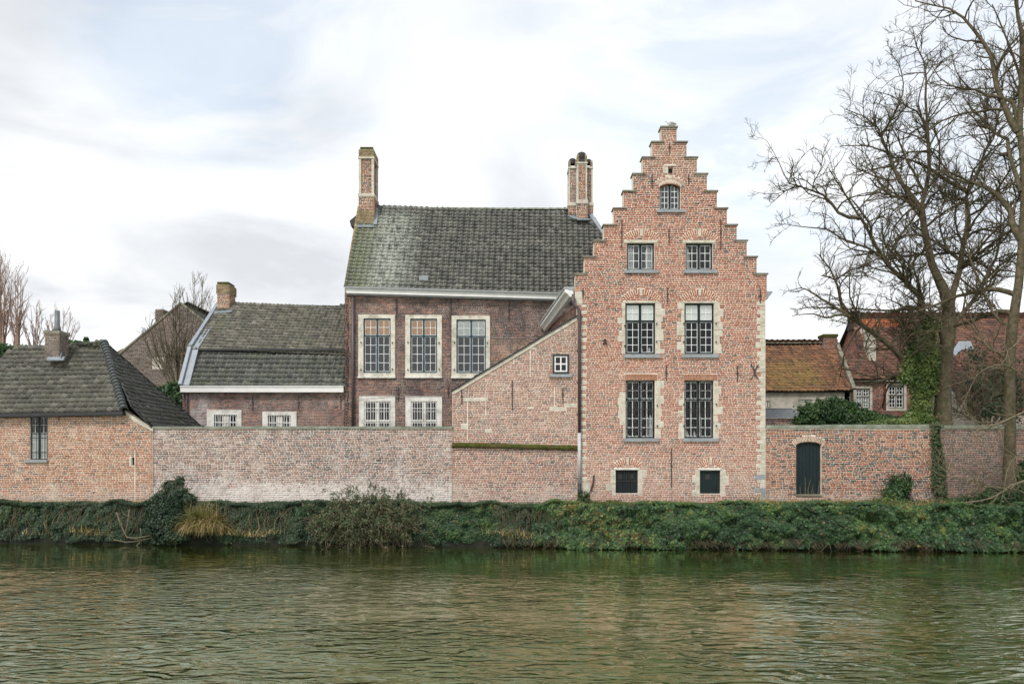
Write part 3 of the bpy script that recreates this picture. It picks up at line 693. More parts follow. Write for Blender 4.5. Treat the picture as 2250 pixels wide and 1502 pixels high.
for (xa, xb) in ((1352.6, 1401.7), (1537.8, 1583)):
    jamb(W, gh, xa, -1, 1030, 1087, M['stone'], (18, 9), (14, 20)); jamb(W, gh, xb, 1, 1030, 1087, M['stone'], (17, 10), (14, 20))
    W.stone(gh, X(xa - 3), X(xb + 3), Z(1032), Z(1027.5), M['white_wash'], .03, 'lintel')
p = 662; k = True
while p < 1100:      # right corner
    h = rg.uniform(7, 11); ln = rg.uniform(17, 21) if k else rg.uniform(8, 12); k = not k
    mat = M['stone_grey'] if (1039 < p < 1050 or 1062 < p < 1074 or 1078 < p < 1084) else M['stone']
    if 1039 < p < 1050 or 1062 < p < 1074: ln = 24
    W.stone(gh, X(1681.7 - ln), X(1681.7), Z(min(p + h, 1104)) + .004, Z(p) - .003, mat, .012, 'quoin'); p += h
p = 668; k = True
while p < 1085:      # left corner beside the pipe: short stones with brick between
    h = 7.6
    W.stone(gh, X(1278), X(1278 + rg.uniform(8, 12)), Z(p + h), Z(p), M['stone'], .009, 'quoin'); p += h * 2 + rg.uniform(-.4, .6)
W.stone(gh, X(1264.5), X(1279), Z(668), Z(640), M['stone'], .02, 'corbel_stone')
W.stone(gh, X(1279), X(1296), Z(1085), Z(1058), M['stone'], .008, 'patch_stone')
W.stone(gh, X(1457), X(1467), Z(381), Z(366), M['stone'], .018, 'jamb_stone'); W.stone(gh, X(1459), X(1485), Z(366), Z(362.5), M['stone'], .03, 'lintel')
keys = [(1408.5, 634, 650, 7), (1537.5, 634, 650, 7), (1409.5, 502, 519, 8), (1537, 502, 519, 8), (1379, 1005, 1021, 6), (1561.5, 1005, 1021, 6), (1472.3, 385, 393, 8)]
for (kx, a, b, wd) in keys: W.stone(gh, X(kx - wd / 2), X(kx + wd / 2), Z(b), Z(a), M['stone'], .022, 'keystone')
W.body(gh, M['mortar'], .4); W.bricks(gh, M['b_gable'], 11, 300)
for (cx_, cz_, ri, ro, ha), n_ in zip(archs, (17, 17, 17, 17, 13, 13)): W.voussoirs(gh, cx_, cz_, ri, ro, ha, M['b_arch'], n_, key=.09)
W.voussoirs(gh, archA[0], archA[1], archA[2], archA[2] + .16, archA[4], M['b_arch'], 20, split=False); W.voussoirs(gh, archA[0], archA[1], archA[2] + .17, archA[3], archA[4], M['b_arch'], 25, split=False, key=.08)
for (a, b) in ((1371.6, 1444), (1501, 1576)):      # soldier course heads
    n_ = 22
    for i in range(n_):
        xx0, xx1 = X(a + (b - a) * i / n_), X(a + (b - a) * (i + 1) / n_); zz = Z(836); hh = (.66 if i % 2 else .4) * .235; rise = .03 * (1 - ((i + .5) / n_ * 2 - 1) ** 2)
        for (u, v) in ((0, hh - .012), (hh, .235)):
            pp = W.pt(xx0 + .006, 0, zz + u + rise * .6); link('arch_brick', unit_brick(M['b_left'], random.randrange(7, 14)), gh, Matrix(((xx1 - xx0 - .012, 0, 0, pp[0]), (0, -.016, 0, pp[1]), (0, 0, v - u, pp[2]), (0, 0, 0, 1))))
# coping slabs on every step
for i, (a, b, l, r_) in enumerate(steps):
    z = Z(b); last = i == len(steps) - 1
    if last: MB().box(X(l - 2.2), X(r_ + 2.2), -.07, .48, z, z + .055).build('coping_stone', M['cap_stone'], gh); continue
    nl, nr_ = steps[i + 1][2], steps[i + 1][3]
    MB().box(X(l - 2.4), X(nl + 7), -.065, .48, z, z + .05).build('coping_stone', M['cap_stone'], gh)
    MB().box(X(nr_ - 7), X(r_ + 2.4), -.065, .48, z, z + .05).build('coping_stone', M['cap_stone'], gh)
# sills
for (a, b, t, bt) in ((1442.5, 1505, 461, 467.5), (1371, 1446, 593, 600.5), (1502.5, 1575.5, 593, 600.5), (1370, 1450.5, 778, 786), (1498.5, 1579, 778, 786), (1369, 1447.5, 962, 969.5), (1499.5, 1578, 962, 969.5)):
    sill(gh, X(a), X(b), Z(bt), Z(t), 0, M['stone_grey'], .08)
G = M['green_paint']
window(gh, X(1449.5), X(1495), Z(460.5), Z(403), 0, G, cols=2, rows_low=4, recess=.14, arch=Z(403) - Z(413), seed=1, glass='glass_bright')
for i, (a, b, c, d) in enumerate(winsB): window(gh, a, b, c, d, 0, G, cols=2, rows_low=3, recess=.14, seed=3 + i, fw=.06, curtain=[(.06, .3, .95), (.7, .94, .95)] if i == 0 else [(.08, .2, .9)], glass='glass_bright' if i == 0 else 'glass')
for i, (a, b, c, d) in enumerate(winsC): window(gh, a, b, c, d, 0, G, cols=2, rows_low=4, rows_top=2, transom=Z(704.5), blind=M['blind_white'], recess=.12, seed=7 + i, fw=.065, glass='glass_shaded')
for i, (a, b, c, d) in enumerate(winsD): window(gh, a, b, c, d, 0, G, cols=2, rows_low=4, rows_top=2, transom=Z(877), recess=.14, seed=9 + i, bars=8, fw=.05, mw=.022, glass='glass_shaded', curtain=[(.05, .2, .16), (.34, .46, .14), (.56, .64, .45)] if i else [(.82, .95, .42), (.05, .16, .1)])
# two white figures standing inside the upper left window
for xx in (1428 - 16, 1428 + 1):
    fg = MB(); x0 = X(xx); fg.tube([(x0, .26, Z(776)), (x0, .26, Z(770)), (x0, .26, Z(766)), (x0, .26, Z(762))], [.07, .045, .055, .02], 8); fg.build('window_ornament', M['white_paint'], gh)
# cellar shutters: planks, a hatch, an iron bar
for (a, b, c, d), two in zip(cell, (True, False)):
    sh = MB().box(a, b, .1, .13, c, d).build('cellar_shutter', G, gh); n_ = 6
    for i in range(n_): MB().box(a + (b - a) * i / n_ + .004, a + (b - a) * (i + 1) / n_ - .004, .082, .102, c + .01, d - .01).build('plank', G, sh)
    hx = [(a + .12, a + .26), (b - .28, b - .15)] if two else [(a + .22, a + .4)]
    for (h0, h1) in hx: MB().box(h0, h1, .07, .083, d - .34, d - .16).build('hatch', M['black'], sh)
    if two:
        MB().box(a - .02, b + .03, .05, .075, (c + d) / 2 - .0, (c + d) / 2 + .025).build('iron_bar', M['iron'], sh)
        for i in range(9): xx = a + (b - a) * (i + .5) / 9; MB().tube([(xx, .04, c), (xx, .04, d - .02)], .008, 5).build('security_bar', M['iron'], sh)
MB().box(hole[0], hole[1], .2, .22, hole[2], hole[3]).build('dark_opening', M['black'], gh)
for (px, a, b) in ((1366, 483, 547), (1469.5, 503, 536), (1583.5, 481, 548), (1433, 383, 415), (1513, 384, 407), (1471, 314, 337), (1466.5, 632, 666), (1464, 803, 836), (1620, 803, 838), (1670, 634, 666), (1281, 633, 656), (1475, 983, 1071)): anchor(gh, px, a, b, 0)
cx_, cz_ = X(1657.5), Z(817); xm_ = MB()
for s in (-1, 1): xm_.tube([(cx_ - s * .15, -.04, cz_ - .29), (cx_ - s * .03, -.05, cz_ - .1), (cx_ + s * .03, -.05, cz_ + .1), (cx_ + s * .14, -.04, cz_ + .29)], .017, 6)
xm_.build('cross_anchor', M['iron'], gh)
fm = MB(); fx, fz = X(1329), Z(751); fm.tube([(fx, -.04, fz - .09), (fx, -.04, fz + .12)], .02, 6); fm.tube([(fx - .08, -.04, fz - .08), (fx, -.05, fz - .02), (fx + .08, -.04, fz - .08)], .025, 6); fm.tube([(fx - .07, -.04, fz + .06), (fx + .07, -.04, fz + .06)], .02, 6)
fm.build('lily_anchor', M['iron'], gh)
for xx, zz in [(1372.5, 716), (1372.5, 760), (1442.5, 711), (1442.5, 751), (1502, 711), (1502, 751), (1573, 711), (1573, 751), (1444, 890), (1444, 935), (1502, 888), (1502, 935), (1574, 888), (1574, 935)]:
    MB().box(X(xx) - .018, X(xx) + .018, -.06, -.005, Z(zz) - .03, Z(zz) + .03).build('shutter_hook', M['iron'], gh)
# roof and side walls running back from the gable
lx, rx, az_ = X(1268) + .05, X(1682) - .02, Z(655)
backx = X(1206, 6.0)
mb = MB(); mb.quad((lx, .4, 0), (lx, .4, az_), (backx, 6, az_ - .1), (backx, 6, 0)); mb.build('side_wall', M['mortar_dark'], gh)
dv = Vector((backx - lx, 5.6, 0)); dl = dv.length; dv.normalize()
sw = Wall([(6.2, az_ - .1, 0, 0, dl, dl)], (lx, .4), (dv.x, dv.y), (-dv.y, dv.x)); sw.bricks(gh, M['b_lean'], 40, 0)
MB().box(rx - .3, rx, .4, 13, 0, az_).build('side_wall', M['mortar_dark'], gh)
MB().box(lx, rx, 12.8, 13, 0, az_).build('back_wall', M['mortar_dark'], gh)
rxm, rzt = X(1475), Z(352)
roof(gh, [(rx + .2, .42, az_ + .05), (rx + .2, 13, az_ + .05), (rxm, 13, rzt), (rxm, .42, rzt)], M['t_main'], seed=31, nind=0, ex=.3, w=.3)
roof(gh, [(lx - .1, 13, az_ + .1), (lx - .1, .42, az_ + .1), (rxm, .42, rzt), (rxm, 13, rzt)], M['t_main'], seed=32, nind=0, ex=.3, w=.3)
# white cornice along the left side, seen end on and running back
A0 = Vector((X(1262) - .02, -.02, Z(645))); B0 = Vector((X(1203, 6), 5.9, Z(722, 6)))
dd = (B0 - A0); sd = Vector((-1, 0, 0))
mb = MB(); prof = [(-.02, -.12), (-.02, .1), (-.34, .17), (-.34, .06), (-.22, -.02), (-.16, -.12)]
fr_ = [tuple(A0 + Vector((a, 0, b))) for a, b in prof]; mb.prism(fr_, tuple(dd)); mb.build('cornice', M['white_paint'], gh)
mb = MB(); mb.prism([tuple(A0 + Vector((a, .003, b))) for a, b in ((-.30, .175), (.0, .115), (.0, .26), (-.37, .26), (-.38, .18))], tuple(dd)); mb.build('eave_gutter', M['zinc'], gh)
# end of the right-hand cornice
MB().prism([(X(1685) + .002, -.02, Z(640)), (X(1697), -.02, Z(640)), (X(1697), -.02, Z(643)), (X(1685) + .002, -.02, Z(657))], (0, 9, 0)).build('cornice', M['lead'], gh)
# downpipe in three colours
xq = X(1272.5); dp = MB(); dp.tube([(X(1259), -.16, Z(648)), (X(1259), -.16, Z(664)), (X(1262), -.15, Z(672)), (X(1270), -.13, Z(678)), (xq, -.12, Z(685)), (xq, -.12, Z(951))], .062, 10)
pipe = dp.build('downpipe', M['pipe_brown'], gh, smooth=True)
MB().tube([(xq, -.12, Z(951)), (xq, -.12, Z(1061))], .066, 10).build('pipe_section', M['pipe_grey'], pipe, smooth=True)
MB().tube([(xq, -.12, Z(1061)), (xq, -.12, Z(1102))], .074, 10).build('pipe_section', M['black'], pipe, smooth=True)
for py in (700, 770, 840, 910, 990, 1050): MB().box(xq - .085, xq + .085, -.14, -.0, Z(py) - .015, Z(py) + .015).build('pipe_clamp', M['iron'], pipe)
MB().tube([(X(1305), -.03, Z(1043)), (X(1303), -.05, Z(1060)), (X(1299), -.05, Z(1074)), (X(1293), -.05, Z(1084)), (X(1282), -.05, Z(1093))], [.03, .025, .03, .024, .024], 7).build('bent_pipe', M['iron'], gh)

# seagull on the topmost step
gl_ = thing('seagull', 'white gull with grey wings standing on the topmost step of the gable', 'bird', (X(1474), .15, Z(279) + .04))
gx, gy, gz = X(1474), .15, Z(279) + .055
b_ = MB(); b_.tube([(gx - .16, gy, gz + .2), (gx - .13, gy, gz + .215), (gx - .10, gy, gz + .19), (gx - .07, gy, gz + .15), (gx, gy, gz + .12), (gx + .1, gy, gz + .105), (gx + .18, gy, gz + .10), (gx + .24, gy, gz + .10)], [.012, .035, .04, .045, .075, .065, .035, .01], 12)
b_.build('body', M['white_paint'], gl_, smooth=True)
for s in (-1, 1): MB().tube([(gx - .04, gy + s * .055, gz + .14), (gx + .05, gy + s * .06, gz + .14), (gx + .16, gy + s * .035, gz + .12), (gx + .25, gy + s * .01, gz + .105)], [.02, .045, .03, .008], 8).build('wing', M['zinc'], gl_, smooth=True)
MB().tube([(gx - .165, gy, gz + .205), (gx - .215, gy, gz + .19)], [.012, .003], 6).build('beak', M['dry'], gl_)
for s in (-1, 1): MB().tube([(gx + .02, gy + s * .025, gz + .07), (gx + .02, gy + s * .025, gz - .0)], .006, 5).build('leg', M['dry'], gl_)
for s in (-1, 1): MB().box(gx - .142, gx - .13, gy + s * .034 - .003, gy + s * .034 + .003, gz + .218, gz + .228).build('eye', M['black'], gl_)

# ================================================================== LEAN-TO with sloping top
lt = thing('lean_to_annex', 'pale pink brick lean-to with sloping top against the stepped gable house', 'annex', (X(1130), .05, 0))
yl = .05
Wl = Wall([(-.35, Z(984, yl), X(994, yl), X(994, yl), X(1271, yl), X(1271, yl)), (Z(984, yl), Z(866, yl), X(994, yl), X(994, yl), X(1271, yl), X(1271, yl)), (Z(866, yl), Z(700, yl), X(994, yl), X(1266, yl), X(1271, yl), X(1271, yl))], (0, yl))
lw = R(1214, 1250.4, 778, 821.5, yl); Wl.open.append(lw)
for (a, b, c, d) in ((1019, 1071, 873, 881), (1208, 1245, 892, 900), (1240, 1266, 885, 893), (1160, 1172, 893, 899), (1014, 1026, 931, 944), (1066, 1080, 942, 950), (1163, 1178, 762, 768)):
    Wl.stone(lt, X(a, yl), X(b, yl), Z(d, yl), Z(c, yl), M['stone'], .006, 'patch_stone')
# vertical straight joints of the blocked opening
for (px, a, b) in ((1027, 882, 968), (1067, 882, 912), (1129, 745, 800), (1165, 745, 830), (1218, 850, 900)): Wl.excl.append((X(px - .6, yl), X(px + .6, yl), Z(b, yl), Z(a, yl)))
Wl.body(lt, M['mortar_pink'], .34); Wl.bricks(lt, M['b_lean'], 21, 300, zmin=0)
window(lt, *lw, yl, M['black'], cols=2, rows_low=2, mull=False, recess=-.0, fw=.07, mw=.05, muntin_mat=M['white_paint'], seed=20)
sill(lt, X(1207, yl), X(1256, yl), Z(828.5, yl), Z(822, yl), yl, M['stone_grey'], .1)
sl0, sl1 = Vector((X(992, yl), yl, Z(861, yl))), Vector((X(1269, yl), yl, Z(695, yl))); sdir = (sl1 - sl0)
nn_ = Vector((-sdir.z, 0, sdir.x)).normalized()
MB().prism([tuple(sl0 - nn_ * .12 + Vector((0, -.03, 0))), tuple(sl1 - nn_ * .12 + Vector((0, -.03, 0))), tuple(sl1 - nn_ * .0 + Vector((0, -.03, 0))), tuple(sl0 - nn_ * .0 + Vector((0, -.03, 0)))], (0, .4, 0)).build('verge_board', M['stone'], lt)
npc = 16
for i in range(npc):
    a = sl0 + sdir * (i / npc); b = sl0 + sdir * ((i + 1.04) / npc); j = random.uniform(0, .02)
    MB().prism([tuple(a + nn_ * (.002 + j) + Vector((0, -.07, 0))), tuple(b + nn_ * (.002 + j * .3) + Vector((0, -.07, 0))), tuple(b + nn_ * (.05) + Vector((0, -.07, 0))), tuple(a + nn_ * (.06 + j) + Vector((0, -.07, 0)))], (0, .5, 0)).build('verge_tile', M['black'], lt)
roof(lt, [(sl0.x, .4, sl0.z), (sl0.x, 5.9, sl0.z), (sl1.x - .4, 5.9, sl1.z - .25), (sl1.x - .1, .4, sl1.z - .05)][::1], M['t_main'], seed=33, nind=0, w=.28, ex=.28)
MB().box(sl0.x, sl0.x + .3, .38, 5.9, 0, sl0.z - .05).build('side_wall', M['mortar_dark'], lt)
for (px, a, b) in ((1014.6, 855, 887), (1125.5, 835, 901), (1236.4, 852, 885)): anchor(lt, px, a, b, yl)
# mossy ledge where the wall below stands forward
ld = MB(); n_ = 40; prev = None
for i in range(n_ + 1):
    t = i / n_; px = 994 + (1270 - 994) * t; zt = Z(971 + 7 * t, yl); zb_ = Z(981 + 6.5 * t, yl); o = .13 + .015 * math.sin(i * 1.9); cur = [(X(px, yl), yl - .005, zt), (X(px, yl), yl - o * .7, zt - .035 + .01 * math.sin(i * 2.7)), (X(px, yl), yl - o, zb_ + .07), (X(px, yl), yl - o * .9, zb_), (X(px, yl), yl, zb_ - .03)]
    if prev:
        for q in range(4): ld.quad(prev[q], prev[q + 1], cur[q + 1], cur[q])
    prev = cur
ld.build('mossy_ledge', M['moss'], lt)

# ================================================================== GARDEN WALL left
gw = thing('garden_wall', 'long whitish pink brick garden wall between small tiled house and lean-to', 'wall', (X(660), 0, 0))
yg = .02
Wg = Wall([(-.35, Z(941, yg), X(336.5, yg), X(336.5, yg), X(993, yg), X(993, yg))], (0, yg)); Wg.body(gw, M['mortar_white'], .34); Wg.bricks(gw, M['b_garden'], 51, 300, zmin=0, proud=.007)
xa = X(337, yg)
while xa < X(993, yg) - .1:
    xb = min(xa + .95, X(994, yg)); MB().box(xa, xb - .006, yg - .05, yg + .4, Z(941, yg), Z(936.5, yg) + random.uniform(0, .006)).build('coping_stone', M['coping_green'], gw); xa = xb

# ================================================================== SMALL TILED HOUSE far left
sh_ = thing('small_tiled_house', 'low orange brick house with dark hipped tile roof at the left edge', 'house', (X(120), 0, 0))
ys = -.02; xl_, xr_ = X(-260), X(336)
Ws = Wall([(-.35, Z(941, ys), xl_, xl_, xr_, xr_), (Z(941, ys), Z(907, ys), xl_, xl_, xr_, X(280))], (0, ys))
lwin = R(66.7, 105, 914, 1009.4, ys); nich = R(288.5, 295.5, 1004, 1022, ys); Ws.open += [lwin, nich]
Ws.excl.append(R(295.7, 296.7, 985, 1100, ys)); Ws.stone(sh_, X(285), X(288.5), Z(1022.6), Z(1003), M['stone'], .005, 'jamb_stone')
Ws.body(sh_, M['mortar'], .34); Ws.bricks(sh_, M['b_left'], 61, 300, zmin=0, vis=(X(2), X(336), 0, 9))
MB().box(nich[0], nich[1], .12, .14, nich[2], nich[3]).build('dark_opening', M['black'], sh_)
window(sh_, *lwin, ys, M['green_paint'], cols=2, rows_low=3, rows_top=2, transom=Z(952), low_blind=M['blind_white'], recess=.04, fw=.035, mw=.012, seed=30, bars=4)
sill(sh_, X(56.7), X(106), Z(1015.6), Z(1009.8), ys, M['stone_grey'], .08)
MB().tube([(X(164), -.03, Z(927)), (X(163), -.1, Z(930))], .05, 8).build('wall_lamp', M['zinc'], sh_); anchor(sh_, 130, 913, 924, ys, .01, False)
# verge stone falling to the garden wall
v0, v1, v2 = (X(276), Z(901)), (X(300), Z(919)), (X(337), Z(938))
MB().prism([(v0[0], ys - .03, v0[1]), (v1[0], ys - .03, v1[1]), (v2[0], ys - .03, v2[1]), (v2[0], ys - .03, v2[1] - .17), (v1[0] - .05, ys - .03, v1[1] - .14), (v0[0] - .02, ys - .03, v0[1] - .1)], (0, .3, 0)).build('verge_stone', M['stone'], sh_)
yr = 2.5; RE = (X(229, yr), yr, Z(753, yr)); RW = (X(40, yr), yr, Z(770, yr)); FE = (X(279), -.22, Z(904)); FW = (X(-190), -.22, Z(912)); BE = (X(337) + .0, 5.4, Z(940)); ME = (X(337), -.06, Z(938))
zE = FE[2]
roof(sh_, [FW, FE, RE, RW], M['t_left'], seed=71, nind=300, w=.2, ex=.26)
# side slope falls lower than the front eave
roof(sh_, [ME, BE, RE, (FE[0] + .02, -.2, FE[2])], M['t_side'], seed=72, nind=300, w=.24, ex=.22)
roof(sh_, [BE, (X(-190), 5.4, Z(912)), RW, RE], M['t_side'], seed=73, nind=0, w=.3, ex=.3)
cap_run(sh_, (FE[0], FE[1], FE[2] + .03), (RE[0], RE[1], RE[2] + .02), M['t_hip'], .15, .2, 'hip_tile')
cap_run(sh_, RW, RE, M['t_left'], .1, .33, 'ridge_tile'); cap_run(sh_, (FW[0], FW[1], FW[2]), RW, M['lead'], .1, .33, 'hip_tile'); cap_run(sh_, BE, RE, M['t_side'], .08, .33, 'hip_tile')
MB().prism([(FW[0], -.2, FW[2] - .13), (FE[0] - .03, -.2, FE[2] - .13), (FE[0] - .03, -.2, FE[2] + .0), (FW[0], -.2, FW[2] + .0)], (0, -.1, 0)).build('gutter', M['black'], sh_)
MB().prism([(FW[0], -.2, FW[2] - .16), (FE[0] - .03, -.2, FE[2] - .16), (FE[0] - .03, -.2, FE[2] - .02), (FW[0], -.2, FW[2] - .02)], (0, .17, 0)).build('eave_board', M['black'], sh_)
MB().box(xl_, xr_ - .3, .3, 5.3, 0, 2.6).build('back_wall', M['mortar_dark'], sh_)
yc = 1.3; ch = chimney(sh_, X(98.5, yc), X(130, yc), yc, yc + .7, Z(790, yc), Z(733, yc), M['b_far'], 81)
MB().box(X(96.5, yc), X(132, yc), yc - .05, yc + .75, Z(733, yc), Z(726, yc)).build('chimney_cap', M['b_chim'] if False else M['cap_stone'], sh_)
pz = Z(726, yc); pxc = X(115, yc); MB().tube([(pxc, yc + .35, pz), (pxc, yc + .35, pz + .2), (pxc, yc + .35, pz + .25), (pxc, yc + .35, Z(679, yc))], [.16, .12, .1, .095], 12).build('flue_pipe', M['slate'], sh_, smooth=True)
MB().prism([(X(96, 1), 1.2, Z(792, 1.2)), (X(133, 1), 1.2, Z(792, 1.2)), (X(133, 1), 1.32, Z(786, 1.3)), (X(96, 1), 1.32, Z(786, 1.3))], (0, -.01, .05)).build('flashing', M['lead'], sh_)
MB().prism([(X(130.5, yc), yc, Z(790, yc)), (X(137, yc), yc - .1, Z(786, yc)), (X(140, 2), 2.1, Z(757, 2.1)), (X(131, 2), 2.1, Z(757, 2.1))], (0, 0, .08)).build('flashing', M['lead'], sh_)

# ================================================================== LEFT WING (mansard)
Yw = 6.1
mw_ = thing('mansard_wing', 'low dark brick wing with two-slope mansard roof and white eaves board', 'house', (X(580, Yw), Yw, 0))
Ww = Wall([(0, Z(861, Yw), X(400.5, Yw), X(400.5, Yw), X(758, Yw), X(758, Yw))], (0, Yw))
wn = [(455, 531, 900, 471, 521, 911), (577, 652, 904, 589, 639, 912)]
for (a, b, c, d, e, f) in wn: Ww.excl.append(R(a, b, c, 985, Yw)); Ww.open.append(R(d, e, f, 975, Yw))
Ww.body(mw_, M['mortar_dark'], .34); Ww.bricks(mw_, M['b_wing'], 101, 300, zmin=Z(945, Yw), vis=(X(402, Yw), X(756, Yw), Z(936, Yw), 9))
def surround(par, a, b, c, bt, d, e, f, bi, y, mat, proud=.045, sillz=None):
    mb = MB(); x0, x1, xi0, xi1 = X(a, y), X(b, y), X(d, y), X(e, y); zt, zb, zi, zbi = Z(c, y), Z(bt, y), Z(f, y), Z(bi, y)
    mb.box(x0, xi0, y - proud, y + .12, zb, zt); mb.box(xi1, x1, y - proud, y + .12, zb, zt); mb.box(xi0, xi1, y - proud, y + .12, zi, zt); mb.box(xi0, xi1, y - proud, y + .12, zb, zbi)
    return mb.build('window_surround', mat, par)
for i, (a, b, c, d, e, f) in enumerate(wn):
    surround(mw_, a, b, c, 985, d, e, f, 975, Yw, M['white_wash'])
    window(mw_, X(d, Yw), X(e, Yw), Z(975, Yw), Z(f, Yw), Yw, M['black'], cols=2, rows_low=4, recess=.06, fw=.03, mw=.035, muntin_mat=M['white_paint'], mull_mat=M['white_wash'], mullw=.26 if i else .3, seed=40 + i, bars=9, bar_mat=M['white_paint'], hide_below=Z(945, Yw))
yb1 = .9
LE, REv = (X(402, Yw), Yw - .12, Z(849, Yw)), (X(757, Yw), Yw - .12, Z(852, Yw))
LB, RB = (X(421, Yw + yb1), Yw + yb1, Z(766, Yw + yb1)), (X(757, Yw), Yw + yb1, Z(780, Yw + yb1))
RB = (X(757, Yw), Yw + yb1, Z(780, Yw + yb1)); yrw = 10.2
LR, RR = (X(482, yrw), yrw, Z(671, yrw)), (X(757, Yw), yrw, Z(675.5, yrw))
roof(mw_, [LE, REv, RB, LB], M['t_wing_low'], seed=111, nind=150, w=.245, ex=.265)
roof(mw_, [(LB[0], LB[1] - .06, LB[2] - .02), (RB[0], RB[1] - .06, RB[2] - .02), RR, LR], M['t_wing'], seed=112, nind=150, w=.195, ex=.25)
roof(mw_, [(RR[0], 14.2, REv[2]), (LR[0] + .6, 14.2, REv[2]), (LR[0] + .6, LR[1] + .1, LR[2] - .15), (RR[0], RR[1] + .1, RR[2] - .15)], M['t_wing'], seed=113, nind=0, w=.3, ex=.3)
cap_run(mw_, LR, RR, M['t_wing'], .09, .33, 'ridge_tile')
def beam(par, A, B, w_, h_, mat, name, off=(0, 0, 0)):
    A, B = Vector(A) + Vector(off), Vector(B) + Vector(off); d = (B - A).normalized(); s = d.cross(Vector((0, 0, 1))).normalized(); n = s.cross(d).normalized()
    if abs(d.z) > .3: s = Vector((1, 0, 0)); n = s.cross(d).normalized(); n = n if n.z > 0 else -n
    f = [tuple(A + s * i * w_ / 2 + n * j) for i, j in ((-1, 0), (1, 0), (1, h_), (-1, h_))]
    return MB().prism(f, tuple(B - A)).build(name, mat, par)
# lead-covered verge with its flashing strip
for (A, B) in ((LE, LB), (LB, LR)):
    beam(mw_, A, B, .16, .2, M['lead'], 'verge_flashing', (-.03, -.0, .0)); beam(mw_, A, B, .3, .07, M['lead'], 'verge_flashing', (.2, 0, .02))
MB().box(LE[0] - .02, REv[0], LE[1] - .14, LE[1] + .1, LE[2] - .27, LE[2] - .04).build('eaves_board', M['white_paint'], mw_)
MB().box(LE[0] - .03, REv[0], LE[1] - .17, LE[1] + .05, LE[2] - .038, LE[2] + .012).build('gutter', M['white_paint'], mw_)
MB().box(LB[0], RB[0], LB[1] - .12, LB[1] + .02, LB[2] - .09, LB[2] - .01).build('break_board', M['black'], mw_)
mb = MB(); gx0 = X(400.5, Yw); mb.prism([(gx0, Yw + .0, 0), (gx0, Yw + 8, 0), (gx0, Yw + 8, LE[2]), (gx0, yrw, LR[2] - .15), (gx0, LB[1], LB[2] - .1), (gx0, Yw + .0, LE[2] - .1)], (.3, 0, 0)); mb.build('gable_wall', M['mortar_dark'], mw_)
yc = 9.7; c_ = chimney(mw_, X(477, yc), X(503.5, yc), yc, yc + .9, Z(690, yc), Z(645, yc), M['b_chim'], 115, M['mortar'])
chimney(mw_, X(475.5, yc), X(505.5, yc), yc - .04, yc + .95, Z(645, yc), Z(625, yc), M['b_moss'], 116, M['mortar_dark'], name='chimney_head')
MB().box(X(477, yc), X(502, yc), yc, yc + .9, Z(625, yc), Z(619, yc)).build('chimney_cap', M['moss'], mw_)
beam(mw_, (X(468, 9.5), 9.5, Z(690, 9.5)), (X(512, 9.5), 9.5, Z(686, 9.5)), .3, .1, M['lead'], 'flashing'); beam(mw_, (X(507, 9.6), 9.5, Z(690, 9.5)), (X(512, 10.3), 10.3, Z(670, 10.3)), .16, .1, M['lead'], 'flashing')
for (px, a, b) in ((555.5, 869, 902), (656.5, 869, 901), (749, 869, 898)): anchor(mw_, px, a, b, Yw)
xq = X(412.5, Yw); MB().tube([(xq, Yw - .1, Z(862, Yw)), (xq, Yw - .1, Z(918, Yw)), (X(415, Yw), Yw - .1, Z(922, Yw)), (X(421, Yw), Yw - .1, Z(926, Yw))], .05, 8).build('downpipe', M['pipe_brown'], mw_)

# ================================================================== MAIN DARK HOUSE
Ym = 6.0
mh = thing('dark_brick_house', 'large soot-dark brick house with steep grey-green roof and three tall cream-framed windows', 'house', (X(1000, Ym), Ym, 0))
Wm = Wall([(0, Z(645, Ym), X(757.5, Ym), X(757.5, Ym), X(1312, Ym), X(1312, Ym))], (0, Ym))
up = [(787.5, 868.4, 691, 829.4, 799, 858.5, 699.5, 819), (890.6, 971, 692.5, 829.4, 901.5, 960.5, 700, 819), (992.4, 1076.7, 693.6, 830, 1003, 1067.5, 702, 819.5)]
lo = [(789, 868.6, 870, 985, 800, 858.5, 881, 976), (891, 971.5, 870, 985, 903, 961, 881, 976)]
for q in up + lo: Wm.excl.append(R(q[0], q[1], q[2], q[3], Ym)); Wm.open.append(R(q[4], q[5], q[6], q[7], Ym))
Wm.body(mh, M['mortar_dark'], .4); Wm.bricks(mh, M['b_main'], 201, 300, zmin=Z(960, Ym), umax=X(1275, Ym), vis=(X(770, Ym), X(1190, Ym), Z(936, Ym), Z(662, Ym)))
T = M['teal_paint']
for i, q in enumerate(up):
    surround(mh, *q, Ym, M['cream_wash'])
    MB().box(X(q[0] - 1, Ym), X(q[1] + 1, Ym), Ym - .1, Ym + .02, Z(q[3] + 1, Ym), Z(q[3] - 3, Ym)).build('sill', M['white_wash'], mh)
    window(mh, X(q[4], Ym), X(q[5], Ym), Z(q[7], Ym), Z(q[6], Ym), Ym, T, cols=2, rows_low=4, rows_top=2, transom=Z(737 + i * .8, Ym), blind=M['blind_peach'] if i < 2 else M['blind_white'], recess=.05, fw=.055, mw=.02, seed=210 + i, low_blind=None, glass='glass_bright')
    for xx, zz in ((q[0] + 6, 752), (q[0] + 6, 812), (q[1] - 6, 753), (q[1] - 6, 811)): MB().box(X(xx, Ym) - .02, X(xx, Ym) + .02, Ym - .1, Ym - .04, Z(zz, Ym) - .03, Z(zz, Ym) + .03).build('shutter_hook', M['iron'], mh)
